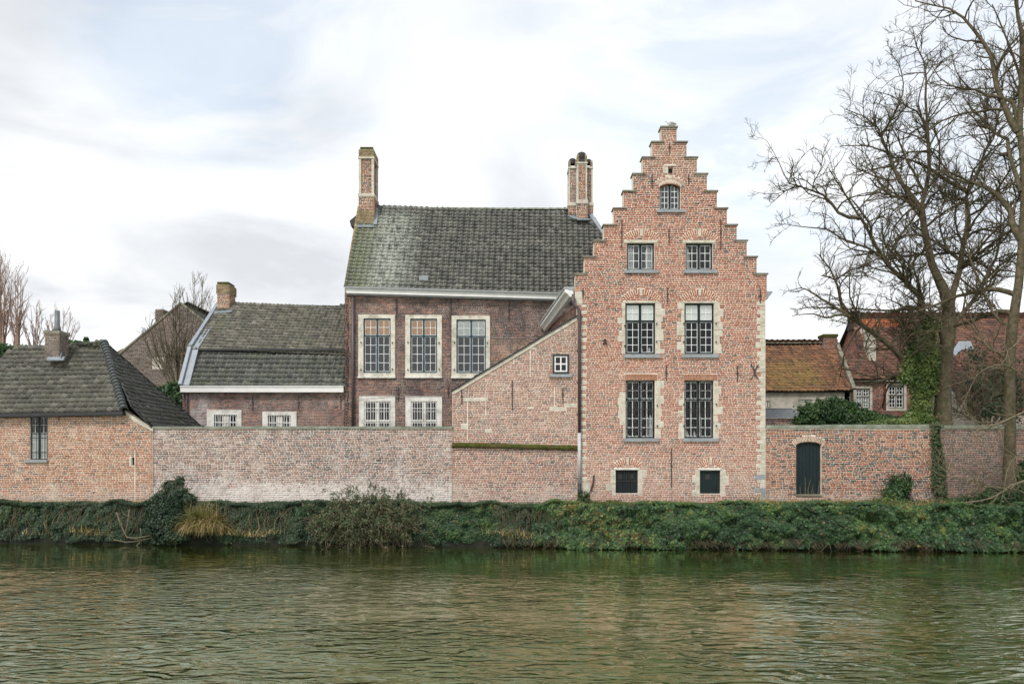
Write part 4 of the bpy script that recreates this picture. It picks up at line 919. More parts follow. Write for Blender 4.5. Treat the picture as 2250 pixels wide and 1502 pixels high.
for i, q in enumerate(lo):
    surround(mh, *q, Ym, M['white_wash'])
    window(mh, X(q[4], Ym), X(q[5], Ym), Z(q[7], Ym), Z(q[6], Ym), Ym, M['white_wash'], cols=2, rows_low=2, rows_top=2, transom=Z(924.5, Ym), recess=.03, fw=.05, mw=.03, muntin_mat=M['white_paint'], mullw=.13, seed=220 + i, bars=10, bar_mat=M['white_paint'], hide_below=Z(945, Ym))
for (px, a, b) in ((871.5, 656, 701), (991, 656, 700), (1118.5, 658, 705), (875.5, 851, 880), (985, 851, 872)): anchor(mh, px, a, b, Ym, .022)
eL, eR = (X(763, Ym - .1), Ym - .25, Z(635, Ym)), (4.5, Ym - .25, Z(651.5, Ym))
yrm = 9.3
rL, rR = (X(796, yrm), yrm, Z(459, yrm)), (X(1296, yrm), yrm, Z(462, yrm))
holes = []
kf = (8.1 - eR[1]) / (yrm - eR[1]); kz = eR[2] + (rR[2] - eR[2]) * kf
roof(mh, [(eL[0], eL[1], eL[2] + .02), (eR[0], eR[1], eR[2] + .02), (eR[0], 8.1, kz), (X(1292, yrm), yrm, rR[2]), (eL[0] + .0, yrm, rL[2])], M['t_main'], seed=231, nind=300, w=.262, ex=.245, sag=.05)
roof(mh, [(eR[0], 12.8, eR[2]), (eL[0], 12.8, eL[2]), (eL[0], yrm + .08, rL[2] - .12), (X(1292, yrm), yrm + .08, rR[2] - .12)], M['t_main'], seed=232, nind=0, w=.3, ex=.3)
cap_run(mh, (X(826, yrm), yrm, rL[2] + .0), (X(1254, yrm), yrm, rL[2] - .05), M['coping_green'], .1, .36, 'ridge_tile')
# white eaves board and gutter above it, dipping a little to the right
def slab(par, A, B, y0, y1, zt, zb, mat, name): return MB().prism([(A[0], y0, A[2] + zb), (B[0], y0, B[2] + zb), (B[0], y0, B[2] + zt), (A[0], y0, A[2] + zt)], (0, y1 - y0, 0)).build(name, mat, par)
slab(mh, eL, eR, Ym - .3, Ym - .002, -.02, -.23, M['white_paint'], 'eaves_board')
slab(mh, (eL[0] - .03, 0, eL[2]), eR, Ym - .4, Ym - .2, .04, -.018, M['zinc'], 'gutter'); slab(mh, eL, eR, Ym - .2, Ym - .003, -.232, -.29, M['zinc'], 'cornice_moulding')
# left parapet: yellow mossy brick running up the verge
pxL = X(757.5, Ym); pw = eL[0] - pxL + .06
mb = MB(); prof = [(Ym, 0), (12.6, 0), (12.6, eL[2]), (yrm, rL[2] + .15), (Ym, eL[2] + .12)]
mb.prism([(pxL, a, b) for a, b in prof], (pw, 0, 0)); mb.build('gable_wall', M['b_moss'] if False else M['mortar_dark'], mh)
dv = Vector((0, yrm - Ym, rL[2] - eL[2])); n_ = int(dv.length / .075)
for i in range(n_):     # brick-on-edge coping
    a = Vector((pxL - .03, Ym, eL[2] + .13)) + dv * (i / n_); d = dv.normalized(); nn2 = Vector((0, -d.z, d.y))
    link('coping_brick', unit_brick(M['b_moss'], random.randrange(16)), mh, Matrix(((pw + .05, 0, 0, a.x), (0, nn2.y * .05, d.y * .065, a.y), (0, nn2.z * .05, d.z * .065, a.z), (0, 0, 0, 1))))
beam(mh, (eL[0] + .08, eL[1] + .3, eL[2] + .15), (eL[0] + .08, yrm - .7, rL[2] - 1.0 + .15), .2, .1, M['lead'], 'verge_flashing')
MB().tube([(X(776.5, Ym), Ym - .12, Z(648, Ym)), (X(776.5, Ym), Ym - .12, Z(955, Ym))], .062, 10).build('downpipe', M['pipe_brown'], mh, smooth=True)
# roof hatch vent
yv = 6.55; va, vb = X(923, yv), X(943, yv)
rv = MB().box(va, vb, yv - .45, yv + .1, Z(621.5, yv), Z(609.5, yv)).build('roof_vent', M['stone_grey'], mh)
MB().box(va + .03, vb - .03, yv - .47, yv - .452, Z(624.5, yv), Z(621, yv)).build('vent_slot', M['black'], rv); beam(mh, (va - .12, yv - .35, Z(629, yv)), (va - .12, yv + .0, Z(616, yv)), .18, .1, M['lead'], 'flashing'); beam(mh, (vb + .12, yv - .35, Z(629, yv)), (vb + .12, yv + .0, Z(616, yv)), .18, .1, M['lead'], 'flashing')
# left chimney
yc = 8.4; zb0 = Z(503, yc); x0, x1 = X(788, yc), X(821.5, yc)
ch1 = chimney(mh, X(787, yc), X(822.5, yc), yc - .02, yc + 1.35, zb0 - .3, Z(462, yc), M['b_moss'], 241, M['mortar_dark'], name='chimney_base')
ch2 = chimney(mh, X(787.5, yc), X(822, yc), yc, yc + 1.3, Z(462, yc), Z(431, yc), M['b_chim'], 242, M['mortar'])
chimney(mh, x0 + .12, x1 - .12, yc + .06, yc + 1.24, Z(431, yc), Z(347, yc), M['b_chim'], 243, M['mortar'], name='chimney_shaft')
for nm, a, b, c, d, e, f in (('chimney_band', x0 - .03, x1 + .03, yc - .04, yc + 1.34, Z(431.5, yc), Z(425, yc)), ('chimney_band', x0 - .02, x1 + .02, yc - .03, yc + 1.33, Z(348.5, yc), Z(344.5, yc))): MB().box(a, b, c, d, e, f).build(nm, M['stone'], mh)
for (a, b) in ((x0, x0 + .12), (x1 - .12, x1)):
    for (c, d) in ((yc, yc + .13), (yc + 1.17, yc + 1.3)): MB().box(a, b, c, d, Z(425, yc), Z(348.5, yc)).build('corner_strip', M['stone'], mh)
chimney(mh, x0 - .0, x1 + .0, yc - .0, yc + 1.3, Z(344.5, yc), Z(328, yc), M['b_moss'], 244, M['mortar_dark'], name='chimney_head'); MB().box(x0 + .06, x1 - .06, yc + .06, yc + 1.2, Z(328, yc), Z(322, yc)).build('chimney_cap', M['moss'], mh)
beam(mh, (X(784, 8.2), 8.25, Z(500, 8.2)), (X(822, 8.2), 8.25, Z(500, 8.2)), .3, .1, M['lead'], 'flashing'); beam(mh, (X(825, 8.3), 8.3, Z(497, 8.3)), (X(829, 9.2), 9.2, Z(459, 9.2)), .16, .12, M['lead'], 'flashing')
MB().prism([(X(769, 9), 8.9, Z(486, 9)), (X(785, 9), 8.9, Z(473, 9)), (X(785, 9), 8.9, Z(497, 9)), (X(772, 9), 8.9, Z(498, 9))], (0, .9, 0)).build('dormer_end', M['black'], mh)
# right chimney: three shafts, the middle one standing forward
yc = 8.75; cb = [(1250.5, 1270, yc + .35, 'l'), (1287, 1304, yc + .35, 'r'), (1268, 1290, yc, 'm')]
for (a, b, yy, k) in cb:
    xa, xb = X(a, yc), X(b, yc); ydp = yc + 1.25 - yy
    low = chimney(mh, xa - .02, xb + .02, yy - .02, yc + 1.3, Z(483, yc), Z(447, yc), M['b_chim'], 250, M['mortar'], side=(-1 if k == 'l' else 1), name='chimney_base')
    sh = chimney(mh, xa + .07, xb - .07, yy + .04, yc + 1.2, Z(442, yc), Z(360, yc), M['b_chim'] if k == 'm' else M['b_wing'], 251, M['mortar'], side=(-1 if k == 'l' else 1), name='chimney_shaft')
    top = Z(357 if k == 'm' else 362, yc)
    MB().box(xa - .04, xb + .04, yy - .05, yc + 1.28, Z(447, yc), Z(440 if k != 'm' else 439, yc)).build('chimney_band', M['stone'], mh)
    MB().box(xa - .02, xb + .02, yy - .03, yc + 1.26, top - .06, top + .02).build('chimney_band', M['stone'], mh)
    for (p, q) in ((xa, xa + .07), (xb - .07, xb)): MB().box(p, q, yy, yy + .1, Z(440, yc), top - .06).build('corner_strip', M['stone'], mh)
    MB().box(xa, xa + .07, yc + 1.1, yc + 1.2, Z(440, yc), top - .06).build('corner_strip', M['stone'], mh)
    # cowl: two brick cheeks carry a dark clay hood over an open throat
    hz = top + .02; hh = .33 if k != 'm' else .38
    for (p, q) in ((xa + .0, xa + .1), (xb - .1, xb)): chimney(mh, p, q, yy + .05, yy + .5, hz, hz + hh, M['b_moss'], 255, M['mortar_dark'], name='cowl_cheek')
    xm2 = (xa + xb) / 2; rr = (xb - xa) * .5; hm = MB(); rings = [(0, 1.0), (.45, 1.02), (.75, .86), (.95, .55), (1.05, .12)]
    for (u, v) in rings:
        for j in range(14): an = 2 * math.pi * j / 14; hm.v.append((xm2 + math.cos(an) * rr * v, yy + .28 + math.sin(an) * rr * v * .8, hz + hh * .62 + u * rr * 1.4))
    for q in range(len(rings) - 1):
        for j in range(14): hm.f.append((q * 14 + j, q * 14 + (j + 1) % 14, (q + 1) * 14 + (j + 1) % 14, (q + 1) * 14 + j))
    hood = hm.build('cowl_hood', M['clay_dark'], mh, smooth=True); MB().tube([(xm2, yy + .28, hz + hh * .62 + rr * 1.25), (xm2, yy + .28, hz + hh * .62 + rr * 1.5)], [.06, .03], 8).build('finial', M['clay_dark'], hood)
    if k == 'm': MB().box(xa + .1, xb - .1, yy + .12, yy + .14, hz, hz + hh).build('throat', M['black'], mh)
beam(mh, (X(1250, 9), 8.7, Z(474, 8.7)), (X(1268, 9), 8.7, Z(482, 8.7)), .3, .1, M['lead'], 'flashing'); beam(mh, (X(1266, 9), 8.6, Z(485, 8.6)), (X(1292, 9), 8.6, Z(485, 8.6)), .3, .08, M['lead'], 'flashing')
beam(mh, (eR[0] - .02, 8.05, kz - .02), (X(1296, 9.2), 9.2, Z(472, 9.2)), .2, .1, M['lead'], 'verge_flashing')
MB().prism([(eR[0] - .1, Ym, 0), (eR[0] - .1, 12.7, 0), (eR[0] - .1, 12.7, eR[2]), (eR[0] - .1, 10.4, kz - .15), (eR[0] - .1, 8.1, kz - .15), (eR[0] - .1, Ym, eR[2] - .2)], (-.25, 0, 0)).build('gable_wall', M['mortar_dark'], mh)
# thin cables on the facade
def cable(name, pts, label, cat='cable', r=.008, mat=None): o = MB().tube(pts, r, 5).build(name, mat or M['zinc']); return tag(o, label, cat)
cable('cable', [P3(748, 888, Ym - .06), P3(776, 878, Ym - .1), P3(850, 871, Ym - .07), P3(985, 870, Ym - .06)], 'thin pale cable strung along the dark facade above the lower windows')
cable('cable', [P3(1078, 741, Ym - .04), P3(1130, 741.5, Ym - .05), P3(1185, 743, Ym - .04)], 'thin pale wire on the dark facade right of the third tall window')

# ================================================================== RIGHT GARDEN WALL with the door
rw = thing('garden_wall', 'burnt and orange brick garden wall with an arched door, right of the stepped gable house', 'wall', (X(1870), 0, 0))
yw = .03; Wr = Wall([(-.35, Z(940, yw), X(1682.5, yw), X(1682.5, yw), X(2066, yw), X(2066, yw))], (0, yw))
dx0, dx1 = X(1749, yw), X(1805, yw); dzs, dzt, dzb = Z(978.5, yw), Z(970, yw), Z(1086, yw)
Wr.round.append((dx0, dx1, dzs, dzt - dzs, dzb))
hw = (dx1 - dx0) / 2; rs = dzt - dzs; Ri = (hw * hw + rs * rs) / (2 * rs); Wr.arch.append(((dx0 + dx1) / 2, dzt - Ri, Ri, Ri + .235, math.asin(hw / Ri) + .03))
Wr.body(rw, M['mortar'], .34); Wr.bricks(rw, M['b_right'], 301, 300, zmin=-.1, proud=.011)
Wr.voussoirs(rw, (dx0 + dx1) / 2, dzt - Ri, Ri + .002, Ri + .232, math.asin(hw / Ri) + .02, M['b_right'], 21)
dr = MB().box(dx0 + .01, dx1 - .01, .17, .2, dzb, dzt - .0).build('door', M['green_paint'], rw); n_ = 7
for i in range(n_): MB().box(dx0 + .012 + (dx1 - dx0 - .024) * i / n_ + .004, dx0 + .012 + (dx1 - dx0 - .024) * (i + 1) / n_ - .004, .145, .172, dzb + .02, dzt).build('plank', M['green_paint'], dr)
Wr.stone(rw, dx0 - .02, dx1 + .02, dzb - .06, dzb, M['cap_stone'], .05, 'door_sill', excl=False)
xa = X(1683, yw)
while xa < X(2060, yw):
    xb = min(xa + 1.1, X(2066, yw)); MB().box(xa, xb - .006, yw - .07, yw + .42, Z(940, yw), Z(934 if xa < X(1780) else 932.5, yw) + random.uniform(0, .008)).build('coping_stone', M['coping_green'], rw); xa = xb
ow = thing('old_garden_wall', 'darker weathered brick wall behind the tree trunk at the right edge', 'wall', (X(2180), 0, 0))
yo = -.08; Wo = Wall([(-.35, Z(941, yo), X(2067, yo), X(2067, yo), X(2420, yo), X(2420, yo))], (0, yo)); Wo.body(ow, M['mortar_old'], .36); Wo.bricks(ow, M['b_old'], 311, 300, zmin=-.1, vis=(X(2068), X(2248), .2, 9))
xa = X(2066, yo)
while xa < X(2420, yo):
    xb = xa + 1.0; MB().box(xa, xb - .006, yo - .07, yo + .42, Z(941, yo), Z(934, yo) + random.uniform(0, .01)).build('coping_stone', M['coping_green'], ow); xa = xb

# ================================================================== BUILDINGS BEYOND, right
# slate-topped garden shed
sd_ = thing('slate_shed', 'low shed with small grey slate roof between gable house and evergreen bush', 'shed', (X(1715, 3), 3, 0)); y = 3.
x0, x1 = X(1660, y), X(1752, y)
ws = Wall([(0, Z(919, y), x0, x0, x1, x1)], (0, y)); ws.body(sd_, M['mortar_white'], .3); ws.bricks(sd_, M['b_lean'], 401, 0, zmin=Z(938, y))
for i in range(5):      # slate courses
    za, zb = Z(918 - i * 4.2, y), Z(918 - (i + 1) * 4.2, y); ya = y - .15 + i * .16
    k = 0; xx = x0 - (i % 2) * .12
    while xx < x1:
        MB().prism([(xx + .004, ya, za), (xx + .236, ya, za), (xx + .236, ya + .17, zb + .012), (xx + .004, ya + .17, zb + .012)], (0, .0, .014)).build('slate', M['slate'], sd_); xx += .24
MB().tube([(x0, y + .66, Z(897, y)), (x1, y + .66, Z(897, y))], .05, 8).build('ridge', M['slate'], sd_)
# low cottage with orange roof
co = thing('low_cottage', 'low whitewashed cottage with mossy orange tile roof just right of the stepped gable', 'cottage', (X(1780, 12), 12, 0)); y = 12.
x0, x1 = X(1600, y), X(1868, y)
wc = Wall([(0, Z(857, y), x0, x0, x1, x1)], (0, y)); wo_ = R(1681, 1693, 880, 896, y); wo2 = R(1755, 1785, 877, 884, y); wc.open += [wo_, wo2]; wc.body(co, M['plaster'], .3, 'plastered_wall')
window(co, *wo_, y, M['cap_stone'], cols=2, rows_low=2, recess=.05, seed=410); window(co, *wo2, y, M['cap_stone'], cols=1, rows_low=1, recess=.05, seed=411)
er = (X(1872, y), y - .25, Z(857, y)); yr2 = 15.
roof(co, [(x0, y - .25, Z(858, y)), er, (X(1838, yr2), yr2, Z(755, yr2)), (x0, yr2, Z(755, yr2))], M['t_orange'], seed=412, nind=300, w=.225, ex=.235, sag=.08)
roof(co, [(er[0], 18.2, er[2]), (x0, 18.2, er[2]), (x0, yr2, Z(755, yr2)), (X(1838, yr2), yr2, Z(755, yr2))], M['t_orange'], seed=413, nind=0, w=.3, ex=.3)
cap_run(co, (x0, yr2, Z(755, yr2)), (X(1836, yr2), yr2, Z(754, yr2)), M['cap_stone'], .11, .35)
beam(co, er, (X(1838, yr2), yr2, Z(755, yr2)), .2, .12, M['cap_stone'], 'verge')
chimney(co, X(1805, 15), X(1833, 15), 14.6, 15.4, Z(775, 15), Z(742, 15), M['b_chim'], 414, name='chimney'); MB().box(X(1803, 15), X(1835, 15), 14.55, 15.45, Z(742, 15), Z(736, 15)).build('chimney_cap', M['moss'], co)
MB().prism([(x1 - .3, y, 0), (x1 - .3, 18, 0), (x1 - .3, 18, er[2]), (x1 - .3, yr2, Z(758, yr2)), (x1 - .3, y, er[2])], (.28, 0, 0)).build('gable_wall', M['plaster'], co)
# big red roofed house
bh = thing('red_roofed_house', 'larger brick house with a steep dark red pantile roof behind the bare tree', 'house', (X(2000, 13), 13, 0)); y = 13.
xf0, xf1 = X(1860, y), X(2450, y)
wb = Wall([(0, Z(838, y), xf0, xf0, xf1, xf1)], (0, y)); wz = [R(1880, 1911, 853, 897, y), R(1952, 1986, 847, 897, y)]; wb.open += wz
for q in wz: wb.excl.append((q[0] - .14, q[1] + .14, q[2] - .14, q[3] + .14))
wb.body(bh, M['mortar_dark'], .3); wb.bricks(bh, M['b_farred'], 420, 0, zmin=Z(940, y), umax=X(2110, y))
for i, q in enumerate(wz):
    mb = MB(); mb.box(q[0] - .13, q[0], y - .03, y + .1, q[2] - .13, q[3] + .13); mb.box(q[1], q[1] + .13, y - .03, y + .1, q[2] - .13, q[3] + .13); mb.box(q[0], q[1], y - .03, y + .1, q[3], q[3] + .13); mb.box(q[0], q[1], y - .03, y + .1, q[2] - .13, q[2]); mb.build('window_surround', M['stone'], bh)
    window(bh, *q, y, M['cap_stone'], cols=2, rows_low=3, rows_top=2, transom=q[2] + (q[3] - q[2]) * .6, recess=.06, mw=.03, fw=.05, seed=421 + i, low_blind=M['blind_white'] if i == 0 else None)
MB().box(xf0, xf1, y - .2, y, Z(838, y), Z(832, y)).build('eaves_board', M['cream_wash'], bh)
yr3 = 17.; exl = X(1918, y); rxl = X(1868, yr3); rzz = Z(699, yr3); ez = Z(833, y)
roof(bh, [(exl - .6, y - .25, ez), (xf1, y - .25, ez), (xf1, yr3, rzz), (rxl + .25, yr3, rzz)], M['t_red'], seed=431, nind=300, w=.23, ex=.25)
roof(bh, [(xf1, 21, ez), (exl, 21, ez), (rxl, yr3, rzz), (xf1, yr3, rzz)], M['t_red'], seed=432, nind=0, w=.35, ex=.35)
cap_run(bh, (rxl + .2, yr3, rzz), (xf1 - 4, yr3, rzz), M['t_red'], .11, .36)
gxx = rxl + .12
gwall = Wall([(Z(900, y), ez, 0, 0, 8., 8.), (ez, rzz + .2, 0, 4., 8., 4.)], (gxx, 13.), (0, 1), (-1, 0)); gwall.body(bh, M['mortar_dark'], .3, 'gable_wall'); gwall.bricks(bh, M['b_farred'], 433, 0)
MB().box(gxx - .35, gxx + .02, 13.9, 14.6, Z(800, 14), Z(728, 14)).build('buttress', M['stone'], bh)
MB().box(X(1868, 17), X(1886, 17), 16.7, 17.4, Z(725, 17), Z(684, 17)).build('chimney', M['b_farred'], bh)
# low link roof
roof(bh, [(X(1873, 12.7), 12.7, Z(833, 12.7)), (exl + .1, 12.7, Z(833, 12.7)), (X(1900, 13.9), 13.9, Z(791, 13.9)), (X(1853, 13.9), 13.9, Z(791, 13.9))], M['t_red'], seed=434, nind=0, w=.22, ex=.24)
skx = MB(); skx.prism([P3(2112, 771, 14.6), P3(2140, 771, 14.6), P3(2132, 753, 15.1), P3(2107, 753, 15.1)], (0, -.02, .1)); skx.build('skylight', M['skylight'], bh)
skx = MB().prism([P3(2098, 785, 14.2), P3(2112, 771, 14.6), P3(2107, 753, 15.1), P3(2092, 775, 14.4)], (0, -.02, .1)).build('dormer_cheek', M['lead'], bh)
# outbuilding wall behind the trunk
ob = thing('outbuilding', 'cream-plastered outbuilding gable with a dark roof slope behind the big tree trunk', 'outbuilding', (X(2110, 6), 6, 0)); y = 6.
Wq = Wall([(0, Z(905, y), X(2040, y), X(2040, y), X(2125, y), X(2118, y)), (Z(905, y), Z(850, y), X(2040, y), X(2040, y), X(2118, y), X(2088, y))], (0, y)); Wq.body(ob, M['plaster'], .3, 'plastered_gable')
roof(ob, [(X(2125, y), 5.8, Z(912, y)), (X(2420, y), 5.8, Z(905, y)), (X(2420, y), 9.8, Z(780, 9.8)), (X(2088, 8), 9.8, Z(780, 9.8))], M['t_red'], seed=441, nind=0, w=.25, ex=.27)

# ================================================================== BUILDING BEYOND, left
bl = thing('background_gable', 'distant dark brown brick gable with a small stack, rising behind the bare bush', 'house', (X(390, 20), 20, 0)); y = 20.
zr, zl2, xl2, xr2 = Z(668, y), Z(790, y), X(255, y), X(560, y)
Wb = Wall([(0, Z(785, y), X(256, y), X(256, y), X(545, y), X(545, y)), (Z(785, y), zr, X(256, y), X(396, y), X(545, y), X(396.5, y))], (0, y)); bo = R(333, 359, 782, 811, y); Wb.open.append(bo)
Wb.body(bl, M['mortar_dark'], .3); Wb.bricks(bl, M['b_far'], 451, 0, zmin=Z(900, y), L=.25, course=.085)
MB().box(bo[0], bo[1], y + .05, y + .08, bo[2], bo[3]).build('blocked_window', M['plaster'], bl)
for (A, B) in (((X(254, y), y, Z(786, y)), (X(396.5, y), y, zr)), ((X(547, y), y, Z(786, y)), (X(396.5, y), y, zr))):
    A, B = Vector(A), Vector(B); MB().prism([tuple(A + Vector((0, -.06, 0))), tuple(B + Vector((0, -.06, 0))), tuple(B + Vector((0, -.06, .13))), tuple(A + Vector((0, -.06, .13)))], (0, .5, 0)).build('verge', M['cap_stone'], bl)
roof(bl, [(X(250, y), 26, Z(787, y)), (X(250, y), y + .2, Z(787, y)), (X(396.5, y), y + .2, zr), (X(396.5, y), 26, zr)], M['t_side'], seed=452, nind=0, w=.4, ex=.4)
roof(bl, [(X(551, y), y + .2, Z(787, y)), (X(551, y), 26, Z(787, y)), (X(396.5, y), 26, zr), (X(396.5, y), y + .2, zr)], M['t_side'], seed=453, nind=0, w=.4, ex=.4)
chimney(bl, X(341, 20.5), X(359, 20.5), 20.5, 21.3, Z(715, 20.5), Z(679, 20.5), M['b_far'], 453)
mb = thing('distant_red_roof', 'small red tiled roof just left of the distant brown gable', 'roof', (X(262, 24), 24, 0)); y = 24.
MB().box(X(235, y), X(300, y), y, y + 3, 0, Z(785, y)).build('wall', M['b_far'], mb); roof(mb, [(X(230, y), y - .2, Z(788, y)), (X(305, y), y - .2, Z(788, y)), (X(300, y), y + 2, Z(765, y + 2)), (X(248, y), y + 2, Z(765, y + 2))], M['t_orange'], seed=460, nind=0, w=.3, ex=.3)

# ================================================================== LEAVES, GRASS
def leaf_mesh(name, C_, Nn, size, mat, r, rng, elong=1.15):
    """pointed, slightly folded leaves: a kite of two faces each"""
    m = len(C_); Nn = Nn / (np.linalg.norm(Nn, axis=1)[:, None] + 1e-9)
    a = rng.normal(size=(m, 3)); a[:, 2] -= .9; a -= (a * Nn).sum(1)[:, None] * Nn; a /= np.linalg.norm(a, axis=1)[:, None] + 1e-9; b = np.cross(Nn, a)
    s = size[:, None]
    V = np.stack([C_ - a * s * .45, C_ + b * s * .48 - a * s * .05 + Nn * s * .16, C_ + b * s * .22 + a * s * .2, C_ + a * s * .62 * elong, C_ - b * s * .22 + a * s * .2, C_ - b * s * .48 - a * s * .05 + Nn * s * .16], 1)
    Fq = np.array([(0, 1, 2, 3), (0, 3, 4, 5)])[None] + (np.arange(m) * 6)[:, None, None]
    return mesh_np(name, V.reshape(-1, 3), Fq.reshape(-1, 4), mat, np.repeat(np.clip(r, 0, 1), 6))
def vnoise(x, y, seed=0):     # smooth value noise
    rg_ = np.random.default_rng(seed); T = rg_.random((256, 256)); xi = np.floor(x).astype(int); yi = np.floor(y).astype(int); fx = x - xi; fy = y - yi
    fx = fx * fx * (3 - 2 * fx); fy = fy * fy * (3 - 2 * fy); g = lambda i, j: T[i % 256, j % 256]
    return (g(xi, yi) * (1 - fx) + g(xi + 1, yi) * fx) * (1 - fy) + (g(xi, yi + 1) * (1 - fx) + g(xi + 1, yi + 1) * fx) * fy
def fbm(x, y, seed=0, o=4):
    t = 0; a = .5
    for k in range(o): t = t + a * vnoise(x * 2 ** k, y * 2 ** k, seed + k); a *= .5
    return t / (1 - .5 ** o)
bank_v = np.vectorize(bank_y)
def bank_leaves(name, pxa, pxb, n, mat, seed, label_kind, size=(.05, .1), top=.06, bot=-1.28, thick=.3, dens=None, rsh=0.):
    rng = np.random.default_rng(seed); xa, xb = (pxa - CX) * 29.5 / F, (pxb - CX) * 28 / F
    x = rng.uniform(xa, xb, n); t = rng.random(n); zf = t * (top - bot) + bot
    bul = fbm(x * .9, zf * 1.4, 5) ; fine = fbm(x * 4.2, zf * 4.2, 9, 3)
    out = .06 + thick * bul * 1.2 + (fine - .5) * .4
    y = bank_v(x) - (0 - zf) * .3 - out + .1; onTop = rng.random(n) < .2
    z = np.where(onTop, top - .06 + .34 * (fbm(x * 1.3, y * 0, 3) - .35) + (fine - .5) * .16, zf * (1 + .0 * x) + .28 * (fbm(x * 1.1, x * 0 + 3, 31) - .5) * np.clip(-zf, 0, 1)); y = np.where(onTop, bank_v(x) + rng.uniform(-.3, .45, n), y)
    z = z - np.where(~onTop, rng.random(n) ** 3 * .05, 0)
    keep = np.ones(n, bool) if dens is None else (rng.random(n) < dens(x, z))
    x, y, z, fine, bul = x[keep], y[keep], z[keep], fine[keep], bul[keep]; m = len(x)
    C_ = np.stack([x, y, z], 1) + rng.normal(0, .02, (m, 3)); Nn = np.stack([rng.normal(0, .45, m), -1 + 0 * x, .55 + rng.normal(0, .45, m)], 1); Nn[onTop[keep]] += (0, .4, .9)
    pat = fbm(x * 1.1 + 7, z * 1.6, 21); r = .12 + .5 * rng.random(m) + (fine - .5) * .7 + (pat - .5) * .75 + rsh
    r = np.where(rng.random(m) < .02, .93 + rng.random(m) * .07, r)
    zone = np.exp(-((x - X(1330, -2)) / 1.9) ** 2); r = r + zone * np.where(rng.random(m) < .4, .42, .05)
    return leaf_mesh(name, C_, Nn, rng.uniform(size[0], size[1], m), mat, r, rng)
def sparse_left(x, z):     # the ivy thins towards the water on the left
    px = CX + x * F / 29.5; g = np.clip((px - 60) / 500, 0, 1) * 0 + np.where(px < 1120, 1., 0.) ; lowz = np.clip((-z - .45) / .7, 0, 1)
    gap = fbm(x * .8, z * 1.5, 77); return 1 - g * lowz * np.clip(.12 + (gap - .5) * 4, 0, .85)
link('ivy_bank', bank_leaves('ivy_bank', 1170, 2420, 90000, M['ivy'], 1, '', size=(.055, .12), bot=-1.33, thick=.75), kind='stuff')
link('dull_ivy_bank', bank_leaves('dull_ivy_bank', -80, 1200, 135000, M['ivy_dull'], 2, '', size=(.035, .07), thick=.34, dens=sparse_left, rsh=.02), kind='stuff')
def patch(name, px0, px1, n, seed, zt=.0, zb=-.9, mat=None, size=(.05, .09)):
    def d(x, z):
        c = (px0 + px1) / 2; px = CX + x * F / 29.; e = 1 - np.clip(abs(px - c) / ((px1 - px0) / 2), 0, 1) ** 3
        return e * (z < zt) * (z > zb)
    return link(name, bank_leaves(name, px0, px1, n, mat or M['brightivy'], seed, '', size=size, dens=d, thick=.42), kind='stuff')
patch('bright_ivy_patch', -60, 70, 3000, 41, 0, -.8, M['laurel']); patch('bright_ivy_patch', 610, 700, 1500, 42, 0, -.5, M['laurel']); patch('ivy_bank', 930, 1095, 9500, 43, .1, -1.25, M['ivy'], (.045, .08))
patch('bright_ivy_patch', 1170, 1350, 900, 44, .1, -1.2); patch('bright_ivy_patch', 2080, 2170, 900, 45, -.2, -1.1)
# hanging dead stems in front of the sparse bank
def strands(name, px0, px1, n, seed, mat, z0=(-.1, .05), ln=(.4, 1.2), r=.006, out=.35, lean=.25, kind='stuff'):
    rng = np.random.default_rng(seed); k = 6; x = (rng.uniform(px0, px1, n) - CX) * 29.5 / F; P = np.zeros((n, k, 3)); L = rng.uniform(ln[0], ln[1], n); zz = rng.uniform(z0[0], z0[1], n)
    dx = rng.normal(0, lean, n)
    for j in range(k):
        t = j / (k - 1); z = zz - L * t; P[:, j, 0] = x + dx * t + .06 * np.sin(t * 5 + x * 9); P[:, j, 1] = bank_v(x) - out * (.5 + .5 * np.sin(np.pi * t)) + z * .28 + .05 * np.sin(t * 4 + x * 5); P[:, j, 2] = np.maximum(z, WATER_Z + .0)
    R = np.full((n, k), r) * rng.uniform(.6, 1.3, n)[:, None]
    return tubes(name, P, R, mat, 3)
def tube_arrays(P, R, s):
    n, k, _ = P.shape; T_ = np.zeros_like(P); T_[:, 1:-1] = P[:, 2:] - P[:, :-2]; T_[:, 0] = P[:, 1] - P[:, 0]; T_[:, -1] = P[:, -1] - P[:, -2]
    T_ /= np.linalg.norm(T_, axis=2)[..., None] + 1e-9; ref = np.array([.31, .77, .22]); A = np.cross(T_, ref); A /= np.linalg.norm(A, axis=2)[..., None] + 1e-9; B = np.cross(T_, A)
    an = np.arange(s) * 2 * np.pi / s; V = P[:, :, None, :] + R[:, :, None, None] * (A[:, :, None, :] * np.cos(an)[None, None, :, None] + B[:, :, None, :] * np.sin(an)[None, None, :, None])
    idx = np.arange(n * k * s).reshape(n, k, s); a = idx[:, :-1, :]; b = idx[:, 1:, :]; Fq = np.stack([a, np.roll(a, -1, 2), np.roll(b, -1, 2), b], -1)
    return V.reshape(-1, 3), Fq.reshape(-1, 4)
def tubes(name, P, R, mat, s=3, parent=None, kind='stuff'):
    V, Fq = tube_arrays(P, R, s); return link(name, mesh_np(name, V, Fq, mat, None, True), parent, kind=kind)
